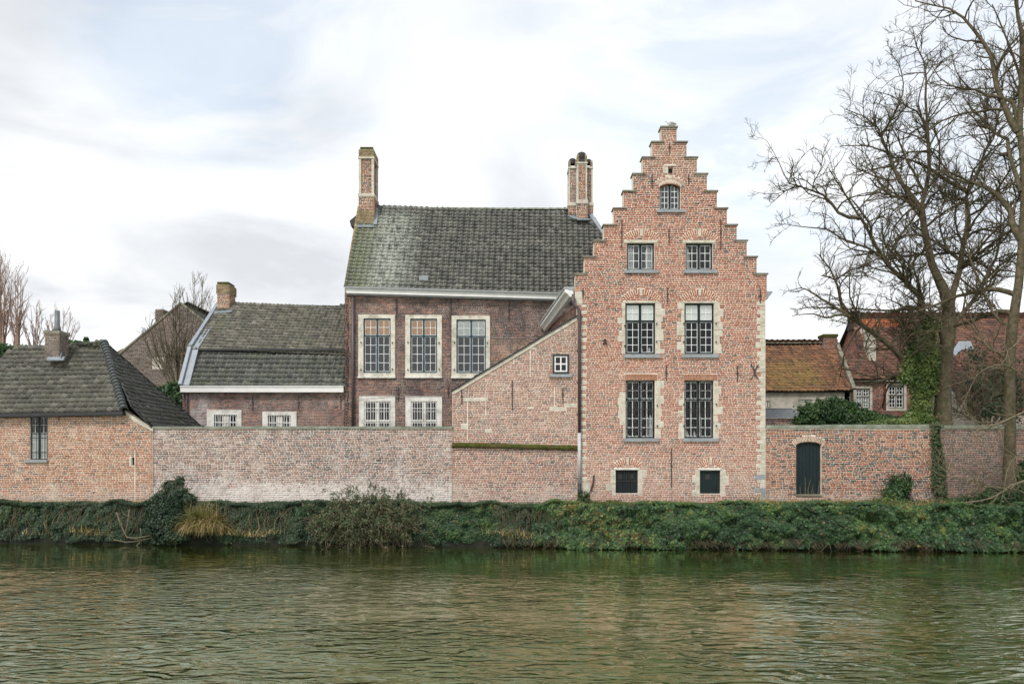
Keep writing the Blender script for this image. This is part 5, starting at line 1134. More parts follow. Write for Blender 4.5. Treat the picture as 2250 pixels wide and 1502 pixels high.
def blades(name, base, n, ln, spread, mat, seed, droop=.6, w=.012, up=1.0, bx=(.2, .2)):
    rng = np.random.default_rng(seed); k = 5; an = rng.uniform(0, 2 * np.pi, n); sp = rng.uniform(.1, 1, n) * spread; L = rng.uniform(ln[0], ln[1], n)
    d = np.stack([np.cos(an) * sp, np.sin(an) * sp * .7, np.full(n, up)], 1); d /= np.linalg.norm(d, axis=1)[:, None]; p = np.array(base)[None] + np.stack([rng.normal(0, bx[0], n), rng.normal(0, bx[1], n), rng.uniform(0, .03, n)], 1)
    P = np.zeros((n, k, 3))
    for j in range(k): P[:, j] = p; p = p + d * (L / (k - 1))[:, None]; d = d + np.array([0, 0, -1]) * droop / (k - 1) * rng.uniform(.6, 1.4, n)[:, None]; d /= np.linalg.norm(d, axis=1)[:, None]
    side = np.stack([-np.sin(an), np.cos(an), 0 * an], 1) + rng.normal(0, .3, (n, 3)); wd = np.array([1, .9, .7, .45, .08])[None, :] * w * rng.uniform(.7, 1.3, n)[:, None]
    V = np.stack([P + side[:, None] * wd[..., None], P - side[:, None] * wd[..., None]], 2).reshape(-1, 3)
    i = np.arange(n * k * 2).reshape(n, k, 2); Fq = np.stack([i[:, :-1, 0], i[:, :-1, 1], i[:, 1:, 1], i[:, 1:, 0]], -1).reshape(-1, 4)
    return mesh_np(name, V, Fq, mat, np.repeat(rng.random(n), k * 2))
strands('dead_ivy_stems', -30, 720, 190, 5, M['bark'], ln=(.5, 1.3), r=.006); strands('dead_ivy_stems', 1080, 1300, 140, 6, M['bark'], ln=(.4, 1.2), r=.006)
strands('dry_bank_stems', -30, 720, 60, 7, M['dry'], z0=(-.5, -.1), ln=(.4, .9), r=.006, lean=.3); strands('root_fringe', 1100, 2300, 900, 8, M['bark'], z0=(-1.15, -.95), ln=(.2, .45), r=.007, out=.5, lean=.12)
# grass: a fringe along the walls and tufts on the bank
def grass_strip(name, px0, px1, n, seed, y0, y1, ln=(.05, .16), mat=None, zb=0., w=.008, r=None):
    rng = np.random.default_rng(seed); x = (rng.uniform(px0, px1, n) - CX) * 30 / F; cl = fbm(x * 1.6, x * 0, seed); y = rng.uniform(y0, y1, n); by = bank_v(x); y = np.maximum(y, by - .1); L = rng.uniform(ln[0], ln[1], n) * (.3 + 1.6 * np.clip(cl - .3, 0, 1))
    d = np.stack([rng.normal(0, .4, n), rng.normal(0, .3, n), np.ones(n)], 1); base = np.stack([x, y, np.full(n, zb - .015)], 1); s = np.stack([np.full(n, w), rng.normal(0, w * .5, n), 0 * x], 1)
    mid = base + d * (L * .55)[:, None]; tip = base + d * L[:, None] + np.stack([rng.normal(0, .03, n), rng.normal(0, .02, n), -.1 * L], 1)
    V = np.stack([base - s, base + s, mid + s * .7, mid - s * .7, tip, tip + s * .15], 1); Fq = np.array([(0, 1, 2, 3), (3, 2, 5, 4)])[None] + (np.arange(n) * 6)[:, None, None]
    return link(name, mesh_np(name, V.reshape(-1, 3), Fq.reshape(-1, 4), mat or M['grass'], np.repeat(rng.random(n), 6)), kind='stuff')
grass_strip('grass', -40, 1300, 9000, 11, -.5, -.05); grass_strip('grass', 1250, 2300, 22000, 12, -2.6, -.06, (.05, .2)); grass_strip('grass', 1700, 1950, 7000, 13, -2.4, -.1, (.08, .26))
grass_strip('dry_grass', -40, 760, 1500, 14, -.6, -.1, (.06, .2), M['straw']); grass_strip('dry_grass', 1650, 2100, 1800, 15, -2, -.06, (.1, .35), M['straw'])
def bank_tuft(px, zc, n, ln, mat, seed, spread=1.4, droop=1.6):
    x = (px - CX) * 29.5 / F; return (x, bank_y(x) - .35 + zc * .3, zc)
for i, (px, zc, n) in enumerate(((178, -1.0, 240), (205, -1.1, 120), (520, -1.05, 200), (560, -1.1, 150), (600, -1.0, 110), (1130, -1.0, 260), (1160, -1.1, 120), (60, -1.1, 80), (1100, -.95, 120))):
    o = link('dry_grass_tuft', blades('dry_grass_tuft', bank_tuft(px, zc, 0, 0, 0, 0), int(n * .35), (.2, .42), 1.0, M['straw'], 60 + i, 1.6, .007, bx=(.34, .07)))
    tag(o, ['straw coloured grass tuft on the bank under the tall window', 'thin straw tuft just right of the window tuft on the bank', 'small straw tuft right of the big reed clump', 'second straw tuft to the right of the reed clump', 'third straw tuft to the right of the reed clump', 'pale grass tuft on the bare bank under the lean-to', 'low pale tuft under the lean-to near the ivy edge', 'sparse straw tuft at the far left of the bank', 'small pale tuft on the bank right of the bramble'][i], 'grass tuft', 'dry grass tufts on the bank')
rc = thing('reed_clump', 'large drooping straw and green reed clump hanging over the water on the left', 'reed clump', P3(442, 1180, -1.0)); xb_ = (442 - CX) * 29.4 / F; yb_ = bank_y(xb_) - .45
link('dry_leaves', blades('dry_leaves', (xb_, yb_ - .15, -.95), 1900, (.6, 1.2), 1.0, M['straw'], 21, 2.6, .011, bx=(.28, .08)), rc); link('green_leaves', blades('green_leaves', (xb_ - .05, yb_ - .15, -.75), 520, (.5, .95), .8, M['grass'], 22, 2.2, .011, bx=(.2, .07)), rc)
link('upright_leaves', blades('upright_leaves', (xb_ + .1, yb_ - .1, -.85), 260, (.6, 1.15), .6, M['straw'], 23, .8, .008, bx=(.28, .07)), rc)

# ================================================================== BARE TREES
def smooth(pts, k):      # Catmull-Rom through the given nodes, resampled to k points
    pts = np.asarray(pts, float); n = len(pts)
    if n == 2: return pts[0] + (pts[1] - pts[0]) * np.linspace(0, 1, k)[:, None]
    E = np.vstack([2 * pts[0] - pts[1], pts, 2 * pts[-1] - pts[-2]]); out = []; seg = np.linalg.norm(np.diff(pts[:, :3], axis=0), axis=1); cum = np.concatenate([[0], np.cumsum(seg)])
    for s_ in np.linspace(0, cum[-1], k):
        i = min(np.searchsorted(cum, s_, 'right') - 1, n - 2); t = (s_ - cum[i]) / max(seg[i], 1e-6); a, b, c, d = E[i], E[i + 1], E[i + 2], E[i + 3]
        out.append(.5 * ((2 * b) + (-a + c) * t + (2 * a - 5 * b + 4 * c - d) * t * t + (-a + 3 * b - 3 * c + d) * t ** 3))
    return np.array(out)
def spawn(P, R, counts, rng, lf, ang, k, tmin=.15, rmax=1.0, rtip=.35, up=.12, wob=.2, lmin=.2, lmax=9., rabs=.03, rmin=.006, tend=1.0):
    """children of every branch: [n,K,3] -> [sum(counts),k,3]"""
    pi = np.repeat(np.arange(len(P)), counts); m = len(pi)
    if m == 0: return None
    K = P.shape[1]; t = rng.uniform(tmin, tend, m); f = t * (K - 1); i = np.minimum(f.astype(int), K - 2); fr = (f - i)[:, None]
    p0 = P[pi, i] * (1 - fr) + P[pi, i + 1] * fr; d = P[pi, i + 1] - P[pi, i]; d /= np.linalg.norm(d, axis=1)[:, None] + 1e-9
    r0 = R[pi, i] * (1 - fr[:, 0]) + R[pi, i + 1] * fr[:, 0]; L = np.linalg.norm(np.diff(P, axis=1), axis=2).sum(1)[pi]
    q = rng.normal(size=(m, 3)); q[:, 1] *= .8; q -= (q * d).sum(1)[:, None] * d; q /= np.linalg.norm(q, axis=1)[:, None]
    a = np.radians(rng.uniform(ang[0], ang[1], m))[:, None]; dd = d * np.cos(a) + q * np.sin(a); ln = np.clip(L * lf * rng.uniform(.55, 1.25, m) * (1.15 - .6 * t), lmin, lmax)
    out = np.zeros((m, k, 3)); out[:, 0] = p0; bend = rng.normal(0, wob, (m, 3))
    for j in range(1, k):
        dd = dd + bend / k + rng.normal(0, wob * .6, (m, 3)) / math.sqrt(k) + np.array([0, 0, up]) / k * 2; dd /= np.linalg.norm(dd, axis=1)[:, None]; out[:, j] = out[:, j - 1] + dd * (ln / (k - 1))[:, None]
    rr = np.clip(np.minimum(r0 * .72, rabs * (ln / 1.0) ** .8), rmin, rmax); RR = rr[:, None] * np.linspace(1, rtip, k)[None]; RR = np.maximum(RR, rmin * .75)
    return out, RR
def bare_tree(name, label, loc, trunk, limbs, seed, mat, levels, K=12, group=None, cat='tree', twig_mat=None):
    rng = np.random.default_rng(seed); t = thing(name, label, cat, loc, group); P = []; R_ = []
    for li, nodes in enumerate([trunk] + limbs):
        A = smooth(nodes, K if li else 16); A[1:-1, :3] += rng.normal(0, .012, (len(A) - 2, 3)) * (1 if li else .3)
        V, Fq = tube_arrays(A[None, :, :3], A[None, :, 3], 10 if li == 0 else 7); link('trunk' if li == 0 else 'limb', mesh_np('limb', V, Fq, mat, None, True), t)
        if li or len(limbs) == 0: B = smooth(nodes, K); P.append(B[:, :3]); R_.append(np.maximum(B[:, 3], .012))
    if not limbs: pass
    P = np.array(P); R_ = np.array(R_); Ls = np.linalg.norm(np.diff(P, axis=1), axis=2).sum(1); prevs = (P, R_)
    for lv, (per_m, kw) in enumerate(levels):
        Pp, Rp = prevs; Lp = np.linalg.norm(np.diff(Pp, axis=1), axis=2).sum(1); cnt = rng.poisson(np.clip(Lp * per_m, .3, 60)); res = spawn(Pp, Rp, cnt, rng, **kw)
        if res is None: break
        last = lv == len(levels) - 1; tubes('branches' if lv == 0 else 'twigs', res[0], res[1], (twig_mat or mat), 5 if lv == 0 else (4 if lv == 1 else 3), t); prevs = res
    return t
def L(pts, y0, y1, r0, r1):     # photograph nodes -> limb nodes at their own depth and thickness
    n = len(pts); out = []
    for i, (px, py) in enumerate(pts):
        t = i / (n - 1); y = y0 + (y1 - y0) * t; out.append((X(px, y), y, Z(py, y), r0 * 1.02 * (1 - t) ** 1.15 + r1 * t))
    return out
ty = 1.6
trunk1 = [(X(2072, ty), ty, -.1, .42), (X(2071, ty), ty, Z(940, ty), .36), (X(2072, ty), ty, Z(880, ty), .31), (X(2074, ty), ty, Z(800, ty), .29), (X(2083, ty), ty, Z(740, ty), .27), (X(2086, ty), ty, Z(690, ty), .24), (X(2079, ty), ty, Z(650, ty), .21), (X(2064, ty), ty, Z(616, ty), .18)]
limbs1 = [
 L([(2064, 870), (2045, 845), (2010, 810), (1960, 762), (1905, 722), (1865, 693), (1846, 655), (1840, 625), (1824, 590), (1800, 560)], ty, .2, .16, .02),
 L([(1866, 695), (1848, 690), (1815, 697), (1780, 688), (1740, 694)], .4, -.2, .07, .012),
 L([(1862, 690), (1830, 672), (1795, 650), (1765, 632), (1735, 640)], .4, 1.2, .07, .012),
 L([(2068, 840), (2061, 789), (2053, 757), (2035, 718), (2026, 692), (2023, 658), (2009, 634), (1967, 600), (1930, 551), (1906, 503), (1882, 463), (1850, 415), (1822, 372)], ty, .9, .2, .02),
 L([(1942, 570), (1921, 553), (1898, 540), (1860, 530), (1822, 505), (1778, 499), (1746, 495), (1704, 492)], .95, 0, .06, .01),
 L([(1890, 478), (1855, 476), (1826, 447), (1802, 425), (1770, 413), (1734, 403), (1714, 360), (1684, 308)], .9, .3, .07, .01),
 L([(2064, 616), (2053, 597), (2043, 559), (2031, 499), (2025, 459), (2001, 427), (1977, 399), (1957, 351), (1945, 315), (1930, 280), (1898, 256), (1858, 240)], ty, 2.4, .17, .015),
 L([(2030, 485), (2025, 455), (2041, 384), (2039, 320), (2037, 256), (2033, 200), (2031, 140), (2010, 92), (2005, 60)], 1.8, 1.0, .1, .014),
 L([(2087, 700), (2091, 660), (2098, 620), (2109, 591), (2117, 539), (2129, 479), (2123, 431), (2145, 391), (2169, 320), (2193, 270), (2200, 200), (2215, 130)], ty, 3., .15, .02),
 L([(2125, 420), (2090, 402), (2050, 376), (2001, 352), (1962, 344), (1925, 350)], 1.9, 3.0, .09, .015),
 L([(2044, 560), (2022, 558), (1982, 563), (1950, 560), (1915, 575), (1880, 590)], 1.7, 3.2, .07, .012),
 L([(2086, 720), (2105, 700), (2140, 660), (2165, 610), (2190, 560), (2200, 480), (2195, 400)], ty, 3.5, .12, .02),
 L([(2077, 760), (2060, 700), (2040, 690), (2025, 682), (2000, 672), (1969, 681), (1922, 681), (1872, 676)], 1.5, .2, .11, .03),
 L([(2029, 470), (1990, 440), (1960, 430), (1930, 400), (1905, 340), (1870, 320)], 1.8, .8, .06, .01),
 L([(1950, 330), (1935, 300), (1960, 260), (1985, 200), (1975, 140), (1945, 110)], 2.2, 1.4, .05, .01),
]
lv1 = [(3.5, dict(lf=.36, ang=(30, 80), k=8, tmin=.12, up=.2, wob=.95, lmin=.5, lmax=3.4, rabs=.022, rmin=.009)),
       (4.6, dict(lf=.42, ang=(30, 70), k=6, tmin=.1, up=.3, wob=.85, lmin=.25, lmax=1.3, rabs=.02, rmin=.0075)),
       (7.5, dict(lf=.5, ang=(25, 55), k=4, tmin=.1, up=.3, wob=.4, lmin=.16, lmax=.6, rabs=.012, rmin=.0062))]
bare_tree('bare_tree', 'big bare tree rooted behind the garden wall, widest crown reaching towards the gable', (X(2072, ty), ty, 0), trunk1, limbs1, 1, M['bark'], lv1)
t2 = -1.3
trunk2 = [(X(2216, t2), t2, -.1, .26), (X(2218, t2), t2, Z(1047, t2), .22), (X(2220, t2), t2, Z(965, t2), .19), (X(2219, t2), t2, Z(862, t2), .18), (X(2219, t2), t2, Z(783, t2), .18), (X(2226, t2), t2, Z(705, t2), .17), (X(2234, t2), t2, Z(652, t2), .155), (X(2242, t2), t2, Z(590, t2), .14), (X(2251, t2), t2, Z(400, t2), .12), (X(2240, t2), t2, Z(285, t2), .1)]
limbs2 = [
 L([(2236, 290), (2209, 240), (2189, 180), (2177, 120), (2141, 68), (2110, 32), (2070, 16), (2010, 2)], t2, .5, .12, .02),
 L([(2240, 300), (2244, 200), (2246, 100), (2235, 20), (2230, -60)], t2, t2, .11, .05),
 L([(2246, 530), (2221, 487), (2217, 455), (2181, 420), (2149, 404), (2115, 398), (2085, 385), (2050, 372)], t2, .6, .14, .02),
 L([(2238, 300), (2225, 224), (2181, 212), (2137, 196), (2101, 192), (2065, 172), (2040, 130)], t2, -.2, .08, .012),
 L([(2236, 648), (2184, 635), (2145, 639), (2106, 650), (2069, 665), (2032, 679), (2000, 690)], t2, .4, .1, .03),
 L([(2225, 690), (2205, 684), (2174, 689), (2148, 700), (2119, 711), (2095, 716)], t2, .6, .11, .06),
 L([(2243, 420), (2215, 330), (2210, 300), (2180, 290), (2150, 250), (2120, 220), (2105, 160)], t2, .8, .08, .012),
 L([(2243, 350), (2260, 280), (2250, 200), (2225, 120), (2200, 60), (2180, 10)], t2, -.6, .08, .02),
 L([(2225, 720), (2190, 700), (2160, 640), (2130, 560), (2120, 500), (2140, 430)], t2, -.4, .06, .015),
 L([(2221, 800), (2190, 770), (2160, 745), (2130, 690), (2115, 640), (2090, 610)], t2, -.6, .05, .012),
 L([(2241, 560), (2260, 480), (2290, 400), (2320, 300), (2350, 200)], t2, -1, .12, .03),
]
lv2 = [(3.2, dict(lf=.34, ang=(25, 65), k=8, tmin=.12, up=.25, wob=.9, lmin=.5, lmax=3., rabs=.022, rmin=.009)), lv1[1], (5.0, lv1[2][1])]
bare_tree('bare_tree', 'bare tree standing in front of the old wall at the right edge of the bank', (X(2216, t2), t2, 0), trunk2, limbs2, 2, M['bark'], lv2)
t3 = -2.2
limbs3 = [
 L([(2262, 1052), (2250, 1057), (2224, 1065), (2179, 1094), (2106, 1107), (2040, 1125), (2000, 1132)], t3, t3 - .8, .05, .01),
 L([(2265, 900), (2250, 905), (2198, 929), (2150, 939), (2137, 960), (2110, 985)], t3, t3 - .5, .045, .01),
 L([(2200, 1080), (2160, 1060), (2110, 1050), (2060, 1040), (2010, 1000), (1985, 985)], t3 + .2, t3, .03, .008),
 L([(2255, 1085), (2230, 1075), (2190, 1070), (2120, 1060), (2060, 1020), (2040, 990)], t3, t3, .03, .008),
 L([(2262, 840), (2240, 820), (2200, 800), (2150, 820), (2120, 880), (2090, 930)], t3, t3 - .5, .03, .008),
 L([(2270, 700), (2230, 760), (2180, 770), (2140, 720), (2110, 690)], t3, t3, .04, .01),
 L([(2262, 1020), (2240, 1000), (2215, 1030), (2190, 1140), (2160, 1170)], t3, t3 - .6, .025, .007)]
tk3 = [(X(2262, t3), t3, -.2, .2), (X(2264, t3), t3, Z(1000, t3), .15), (X(2258, t3), t3, Z(800, t3), .12), (X(2270, t3), t3, Z(600, t3), .08), (X(2262, t3), t3, Z(450, t3), .03)]
bare_tree('bare_tree', 'thin bare tree at the extreme right whose low pale branches droop over the ivy', (X(2262, t3), t3, 0), tk3, limbs3, 3, M['bark_pale'],
          [(3.0, dict(lf=.35, ang=(25, 70), k=7, up=.1, wob=.6, lmin=.4, lmax=1.8, rabs=.02, rmin=.009)), (3.5, dict(lf=.45, ang=(25, 60), k=5, up=.1, wob=.5, lmin=.2, lmax=.8, rabs=.012, rmin=.006))])
# multi-stemmed shrubs and distant trees
def stems(px, py0, y, n, top, spread, r, seed, z0=0):
    rg_ = random.Random(seed); out = []
    for i in range(n):
        a = (i + .5) / n * 2 - 1 + rg_.uniform(-.15, .15); tx = px + a * spread; tt = top + abs(a) * (py0 - top) * .35 + rg_.uniform(0, 25); dy = rg_.uniform(-.8, .8)
        out.append(L([(px + a * 8, py0), (px + a * spread * .35, py0 + (tt - py0) * .3), (px + a * spread * .75, py0 + (tt - py0) * .65), (tx, tt)], y, y + dy, r, .012))
    return out
def far_tree(name, label, px, py0, y, n, top, spread, r, seed, mat, lv, group=None, cat='tree'):
    st = stems(px, py0, y, n, top, spread, r, seed); tk = [(X(px, y), y, 0, r * 2), (X(px, y), y, Z(py0, y) * .5, r * 1.6), (X(px, y), y, Z(py0, y), r * 1.2)]
    return bare_tree(name, label, (X(px, y), y, 0), tk, st, seed, mat, lv, K=9, group=group, cat=cat)
lvf = [(3.0, dict(lf=.3, ang=(15, 45), k=6, tmin=.2, up=.4, wob=.3, lmin=.5, lmax=2.4, rabs=.02, rmin=.012)), (3.6, dict(lf=.42, ang=(20, 45), k=4, up=.4, wob=.3, lmin=.25, lmax=.9, rabs=.014, rmin=.008))]
far_tree('bare_bush', 'tall multi-stemmed bare shrub in front of the distant brown gable', 392, 870, 14., 15, 640, 85, .045, 11, M['bark'], lvf)
far_tree('bare_tree', 'upright bare tree behind the mansard wing chimney', 432, 760, 24., 9, 592, 42, .06, 12, M['bark_pale'], lvf)
far_tree('bare_tree', 'tall reddish poplar-like bare tree at the extreme left edge', 4, 790, 32., 5, 540, 30, .12, 13, M['bark_red'], lvf, 'bare trees behind the left roof')
far_tree('bare_tree', 'reddish bare tree with upright stems second from the left edge', 38, 790, 32., 5, 575, 18, .1, 14, M['bark_red'], lvf, 'bare trees behind the left roof')
far_tree('bare_tree', 'rounded low bare tree just left of the flue pipe chimney', 75, 780, 33., 7, 655, 38, .06, 15, M['bark_red'], lvf, 'bare trees behind the left roof')
far_tree('bare_tree', 'rounded low bare tree just right of the flue pipe chimney', 132, 790, 34., 8, 665, 45, .06, 16, M['bark_red'], lvf, 'bare trees behind the left roof')

# ================================================================== SHRUBS AND IVY CLUMPS
def clump(name, label, cat, blobs, n, mat, seed, size=(.05, .1), stem=None, shell=.35):
    """leaves spread through the volume of several overlapping lobes"""
    rng = np.random.default_rng(seed); b0 = blobs[0]; t = thing(name, label, cat, (b0[0], b0[1], max(0, b0[2] - b0[5])))
    w_ = np.array([b[3] * b[5] for b in blobs]); w_ = w_ / w_.sum(); k = rng.choice(len(blobs), n, p=w_); B = np.array(blobs)[k]
    d = rng.normal(size=(n, 3)); d /= np.linalg.norm(d, axis=1)[:, None]; rad = 1 - shell * rng.random(n) ** 1.6 + (fbm(d[:, 0] * 3 + k * 7 + 20, d[:, 2] * 3 + 20, seed) - .5) * .95
    rad = np.where(rng.random(n) < .16, rad * rng.uniform(1.0, 1.32, n), rad)
    C_ = B[:, :3] + d * B[:, 3:6] * rad[:, None]; Nn = d + rng.normal(0, .55, (n, 3)) + np.array([0, -.2, .5]); pat = fbm(C_[:, 0] * 1.5 + 30, C_[:, 2] * 1.5 + 30, seed + 3); r = rng.random(n) * .55 + (pat - .5) * .9 + .2
    link('foliage', leaf_mesh('foliage', C_, Nn, rng.uniform(size[0], size[1], n), mat, r, rng), t, kind='stuff')
    if stem: MB().tube(stem[0], stem[1], 7).build('stem', M['bark'], t, smooth=True)
    return t
def BL(px, py, y, rx, rz, ry=None): s_ = (D0 + y) / F; return (X(px, y), y, Z(py, y), rx * s_, (ry or rx * .6) * s_, rz * s_)
clump('evergreen_bush', 'dense dark evergreen bush showing over the right garden wall beside the slate shed', 'bush', [BL(1800, 912, 2.6, 45, 32), BL(1850, 905, 2.6, 42, 28), BL(1890, 918, 2.4, 40, 22), BL(1770, 925, 2.6, 28, 20), BL(1835, 890, 2.8, 28, 16), BL(1940, 925, 2.2, 38, 14), BL(1990, 928, 2.0, 40, 12)], 17000, M['laurel'], 31, (.06, .12))
clump('wall_ivy', 'low light green ivy trailing along the wall top left of the big trunk', 'ivy', [BL(1985, 928, .8, 50, 13), BL(2030, 924, .8, 25, 14), BL(1930, 933, .7, 30, 6)], 4500, M['brightivy'], 32, (.05, .09))
clump('ivy_column', 'bright green ivy column climbing beside the big bare trunk', 'ivy', [BL(2045, 715, 1.15, 20, 18), BL(2025, 750, 1.15, 30, 35), BL(2012, 790, 1.15, 28, 32), BL(2030, 840, 1.15, 26, 40), BL(1998, 825, 1.15, 20, 20), BL(2038, 790, 1.15, 26, 50), BL(2022, 890, 1.15, 24, 34), BL(2005, 915, 1.15, 22, 16), BL(2042, 930, 1.0, 20, 14)], 15000, M['brightivy'], 33, (.06, .11), stem=([(X(2030, 2.2), 2.2, 0), (X(2028, 2.2), 2.2, 3.2), (X(2030, 2.2), 2.2, 5.2)], [.12, .1, .05]))
clump('ivy_mound', 'rounded ivy mound against the right wall, left of the ivy-covered pillar', 'ivy', [BL(1970, 1082, -.5, 30, 36), BL(1960, 1110, -.8, 36, 26), BL(2000, 1118, -1.2, 40, 20), BL(1985, 1062, -.4, 20, 20)], 7500, M['ivy'], 34, (.05, .09))
clump('wall_creeper', 'dry brown and green creeper hanging down the wall below the big tree', 'ivy', [BL(2057, 960, -.15, 9, 30, 5), BL(2060, 1000, -.15, 12, 30, 6), BL(2062, 1040, -.2, 16, 34, 8), BL(2066, 1075, -.25, 15, 28, 9), BL(2056, 935, .0, 16, 8, 14)], 4200, M['bramble'], 35, (.04, .08))
clump('ivy_mound', 'broad ivy mound at the foot of the tree at the right edge', 'ivy', [BL(2190, 1095, -1.2, 50, 22), BL(2240, 1085, -1.2, 40, 35), BL(2120, 1108, -1.4, 60, 18), BL(2250, 1050, -1., 25, 40)], 9000, M['ivy'], 36, (.05, .09))
clump('ivy_shrub', 'dark ivy shrub bulging above the bank at the corner of the small tiled house', 'shrub', [BL(372, 1110, -1.2, 40, 34), BL(386, 1082, -.9, 30, 18), BL(362, 1148, -1.6, 40, 34), BL(412, 1098, -1.1, 22, 14), BL(372, 1066, -.8, 16, 12), BL(396, 1056, -.7, 10, 10), BL(345, 1118, -1.3, 28, 24), BL(376, 1176, -1.75, 34, 18)], 15000, M['ivy_dull'], 37, (.04, .085))
far_tree('bare_bush', 'wiry shoots rising out of the dark ivy shrub by the wall corner', 385, 1096, -.8, 12, 1040, 44, .012, 47, M['bark_pale'], [(5., dict(lf=.4, ang=(25, 60), k=5, up=.2, wob=.5, lmin=.15, lmax=.6, rabs=.012, rmin=.006))], cat='bush')
clump('small_plant', 'small leafy weed growing at the foot of the downpipe', 'plant', [BL(1284, 1090, -.25, 14, 12), BL(1280, 1100, -.3, 18, 8)], 700, M['laurel'], 38, (.03, .07))
clump('green_shrub', 'green shrub behind the small tiled roof beside the mansard wing', 'shrub', [BL(385, 870, 11., 26, 26), BL(402, 890, 10., 20, 22), BL(368, 858, 12., 18, 14)], 2600, M['laurel'], 39, (.1, .2))
clump('clipped_hedge', 'dark clipped hedge showing above the roof at the extreme left', 'hedge', [BL(-10, 775, 14., 40, 20), BL(30, 778, 14., 36, 18), BL(60, 785, 14., 24, 14)], 3600, M['laurel'], 40, (.1, .2))
clump('green_shrub', 'small green shrub just right of the flue pipe chimney above the ridge', 'shrub', [BL(150, 755, 14., 22, 9), BL(175, 758, 14., 16, 8), BL(190, 750, 14., 6, 10)], 1200, M['laurel'], 41, (.08, .16))
clump('dark_thicket', 'tangled dark thicket above the old wall right of the big trunk', 'thicket', [BL(2150, 850, 3.5, 60, 60), BL(2210, 830, 3.5, 60, 70), BL(2140, 780, 4., 36, 30), BL(2180, 900, 3., 70, 30), BL(2250, 880, 3., 50, 60)], 3600, M['ivy_dull'], 42, (.06, .12), shell=.9)
far_tree('bare_bush', 'twiggy bare bush tangled in the thicket right of the big trunk', 2170, 945, 3.2, 20, 770, 110, .03, 43, M['bark_pale'], [(4., dict(lf=.4, ang=(25, 70), k=6, up=.1, wob=.6, lmin=.4, lmax=1.6, rabs=.016, rmin=.009)), (5., dict(lf=.45, ang=(25, 65), k=4, up=.1, wob=.5, lmin=.2, lmax=.8, rabs=.012, rmin=.006))], cat='bush')

# bramble heap: arching stems with small leaves
bt = thing('bramble_heap', 'broad tangled bramble heap spilling over the bank to the water in the middle', 'bramble', P3(820, 1150, -1.3)); rng = np.random.default_rng(55)
n = 430; k = 9; bx = X(822, -1.); by = bank_y(bx); P = np.zeros((n, k, 3)); th = rng.uniform(-1, 1, n); base = np.stack([bx + rng.normal(0, .7, n), by - .25 + rng.normal(0, .2, n), rng.uniform(-1.1, -.2, n)], 1); d = np.stack([th * 1.1 + rng.normal(0, .3, n), rng.normal(-.35, .35, n), rng.uniform(.1, 1.1, n)], 1); d /= np.linalg.norm(d, axis=1)[:, None]; Ln = rng.uniform(.7, 1.9, n)
p = base.copy()
for j in range(k):
    P[:, j] = p; d = d + np.stack([np.zeros(n), np.zeros(n), rng.uniform(-.42, -.12, n)], 1) + rng.normal(0, .22, (n, 3)); d /= np.linalg.norm(d, axis=1)[:, None]; p = p + d * (Ln / (k - 1))[:, None]; p[:, 2] = np.maximum(p[:, 2], WATER_Z + .01)
tubes('stems', P, np.full((n, k), .0065) * rng.uniform(.5, 1.4, n)[:, None], M['bark_pale'], 3, bt)
res = spawn(P, np.full((n, k), .008), rng.poisson(4, n), rng, lf=.3, ang=(25, 70), k=4, up=.05, wob=.5, lmin=.12, lmax=.45, rabs=.007, rmin=.0045); tubes('twigs', res[0], res[1], M['bark_pale'], 3, bt)
m_ = 60000; i_ = rng.integers(0, len(res[0]), m_); t_ = rng.random(m_)[:, None]; c_ = res[0][i_, 0] * (1 - t_) + res[0][i_, -1] * t_ + rng.normal(0, .045, (m_, 3))
ok = rng.random(m_) < np.clip((c_[:, 2] + 1.35) / .8, .12, 1); c_ = c_[ok]; link('leaves', leaf_mesh('leaves', c_, rng.normal(size=(len(c_), 3)) + np.array([0, -.6, .8]), rng.uniform(.03, .07, len(c_)), M['bramble'], rng.random(len(c_)), rng), bt, kind='stuff')
# pale upright wisps above the bramble
ws_ = thing('budding_shrub', 'wispy leafy shrub sticking up above the bramble against the pale wall', 'shrub', P3(830, 1110, -.6)); st = []
n = 46; P = np.zeros((n, 7, 3)); p = np.stack([X(825, -.5) + rng.normal(0, 1.0, n), -.75 + rng.normal(0, .15, n), np.full(n, -.1)], 1); d = np.stack([rng.normal(0, .45, n), rng.normal(0, .2, n), np.ones(n)], 1); Ln = rng.uniform(.4, 1.0, n) * np.exp(-((p[:, 0] - X(815, -.5)) / 1.6) ** 2)
for j in range(7): P[:, j] = p; d = d + rng.normal(0, .14, (n, 3)); d /= np.linalg.norm(d, axis=1)[:, None]; p = p + d * (Ln / 6)[:, None]
tubes('stems', P, np.full((n, 7), .006), M['bark_pale'], 3, ws_); res = spawn(P, np.full((n, 7), .006), np.full(n, 7), rng, lf=.4, ang=(25, 60), k=4, up=.2, wob=.4, lmin=.1, lmax=.4, rabs=.005, rmin=.004); tubes('twigs', res[0], res[1], M['bark_pale'], 3, ws_)
m_ = 2600; i_ = rng.integers(0, len(res[0]), m_); t_ = rng.random(m_)[:, None]; c_ = res[0][i_, 0] * (1 - t_) + res[0][i_, -1] * t_ + rng.normal(0, .02, (m_, 3)); link('leaves', leaf_mesh('leaves', c_, rng.normal(size=(m_, 3)), rng.uniform(.025, .05, m_), M['bramble'], rng.random(m_) * .7, rng), ws_, kind='stuff')

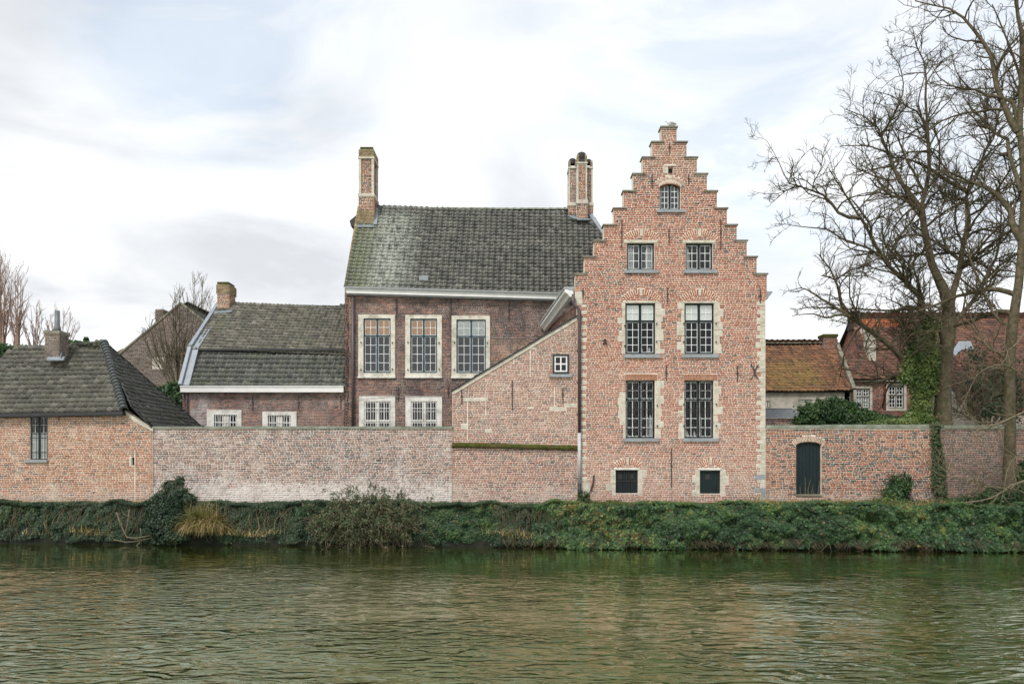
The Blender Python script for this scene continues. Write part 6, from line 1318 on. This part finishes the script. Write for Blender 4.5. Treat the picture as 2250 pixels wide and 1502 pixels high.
# fallen boughs at the foot of the left bank
fb = thing('fallen_bough', 'bare curved bough lying along the left bank just above the water', 'branch', P3(290, 1180, -1.0)); yy = bank_y(X(290)) - .75
for nodes, r in (([(255, 1125), (262, 1150), (272, 1172), (278, 1180), (300, 1181), (330, 1176), (348, 1168)], .024), ([(285, 1118), (281, 1145), (275, 1165), (274, 1178)], .02), ([(250, 1185), (275, 1191), (305, 1188), (312, 1182), (303, 1198)], .018), ([(310, 1160), (312, 1178), (308, 1192), (300, 1199)], .018), ([(278, 1180), (310, 1186), (340, 1180)], .014)):
    MB().tube([(X(a, yy), yy + .1 * math.sin(a * .1), Z(b, yy)) for a, b in nodes], r, 6).build('branch', M['bark_pale'], fb, smooth=True)
# weathered stump by the door
sx, sy = X(1829, -1.0), -1.0; sp_ = MB(); sp_.tube([(sx, sy, -.05), (sx + .01, sy, .12), (sx - .03, sy, .28), (sx + .0, sy, .36)], [.15, .13, .12, .07], 9)
sp_.tube([(sx - .02, sy - .02, .1), (sx - .12, sy - .05, .26), (sx - .22, sy - .05, .3)], [.08, .06, .03], 7); tag(sp_.build('tree_stump', M['bark_red'], smooth=True), 'weathered brown tree stump in the grass right of the dark green door', 'stump')
# dead upright stalks in front of the door, below it and by the corner
for (name, label, lst, y) in (('dead_stalks', 'thin dead stalks standing in front of the dark green door', [(1769, 1100, 1046), (1777, 1100, 1052), (1797, 1100, 1056), (1760, 1102, 1068), (1785, 1100, 1064), (1790, 1103, 1075)], -.9),
                              ('dead_stalks', 'reddish dry stalks rising out of the ivy below the door', [(1770, 1160, 1110), (1778, 1155, 1100), (1785, 1158, 1108), (1795, 1160, 1112), (1805, 1155, 1106), (1812, 1150, 1118)], -2.6),
                              ('dead_stalks', 'dry grass stalks by the right corner of the stepped gable house', [(1664, 1105, 1080), (1668, 1105, 1072), (1674, 1106, 1066), (1678, 1106, 1084), (1690, 1106, 1078)], -.5)):
    t = thing(name, label, 'stalks', P3(lst[0][0], lst[0][1], y), 'dead stalks')
    for (px, a, b) in lst:
        z0 = Z(a, y); MB().tube([(X(px, y), y, z0), (X(px + random.uniform(-2, 2), y), y, (Z(a, y) + Z(b, y)) / 2), (X(px + random.uniform(-4, 4), y), y, Z(b, y))], [.008, .007, .004], 4).build('stalk', M['dry'], t)
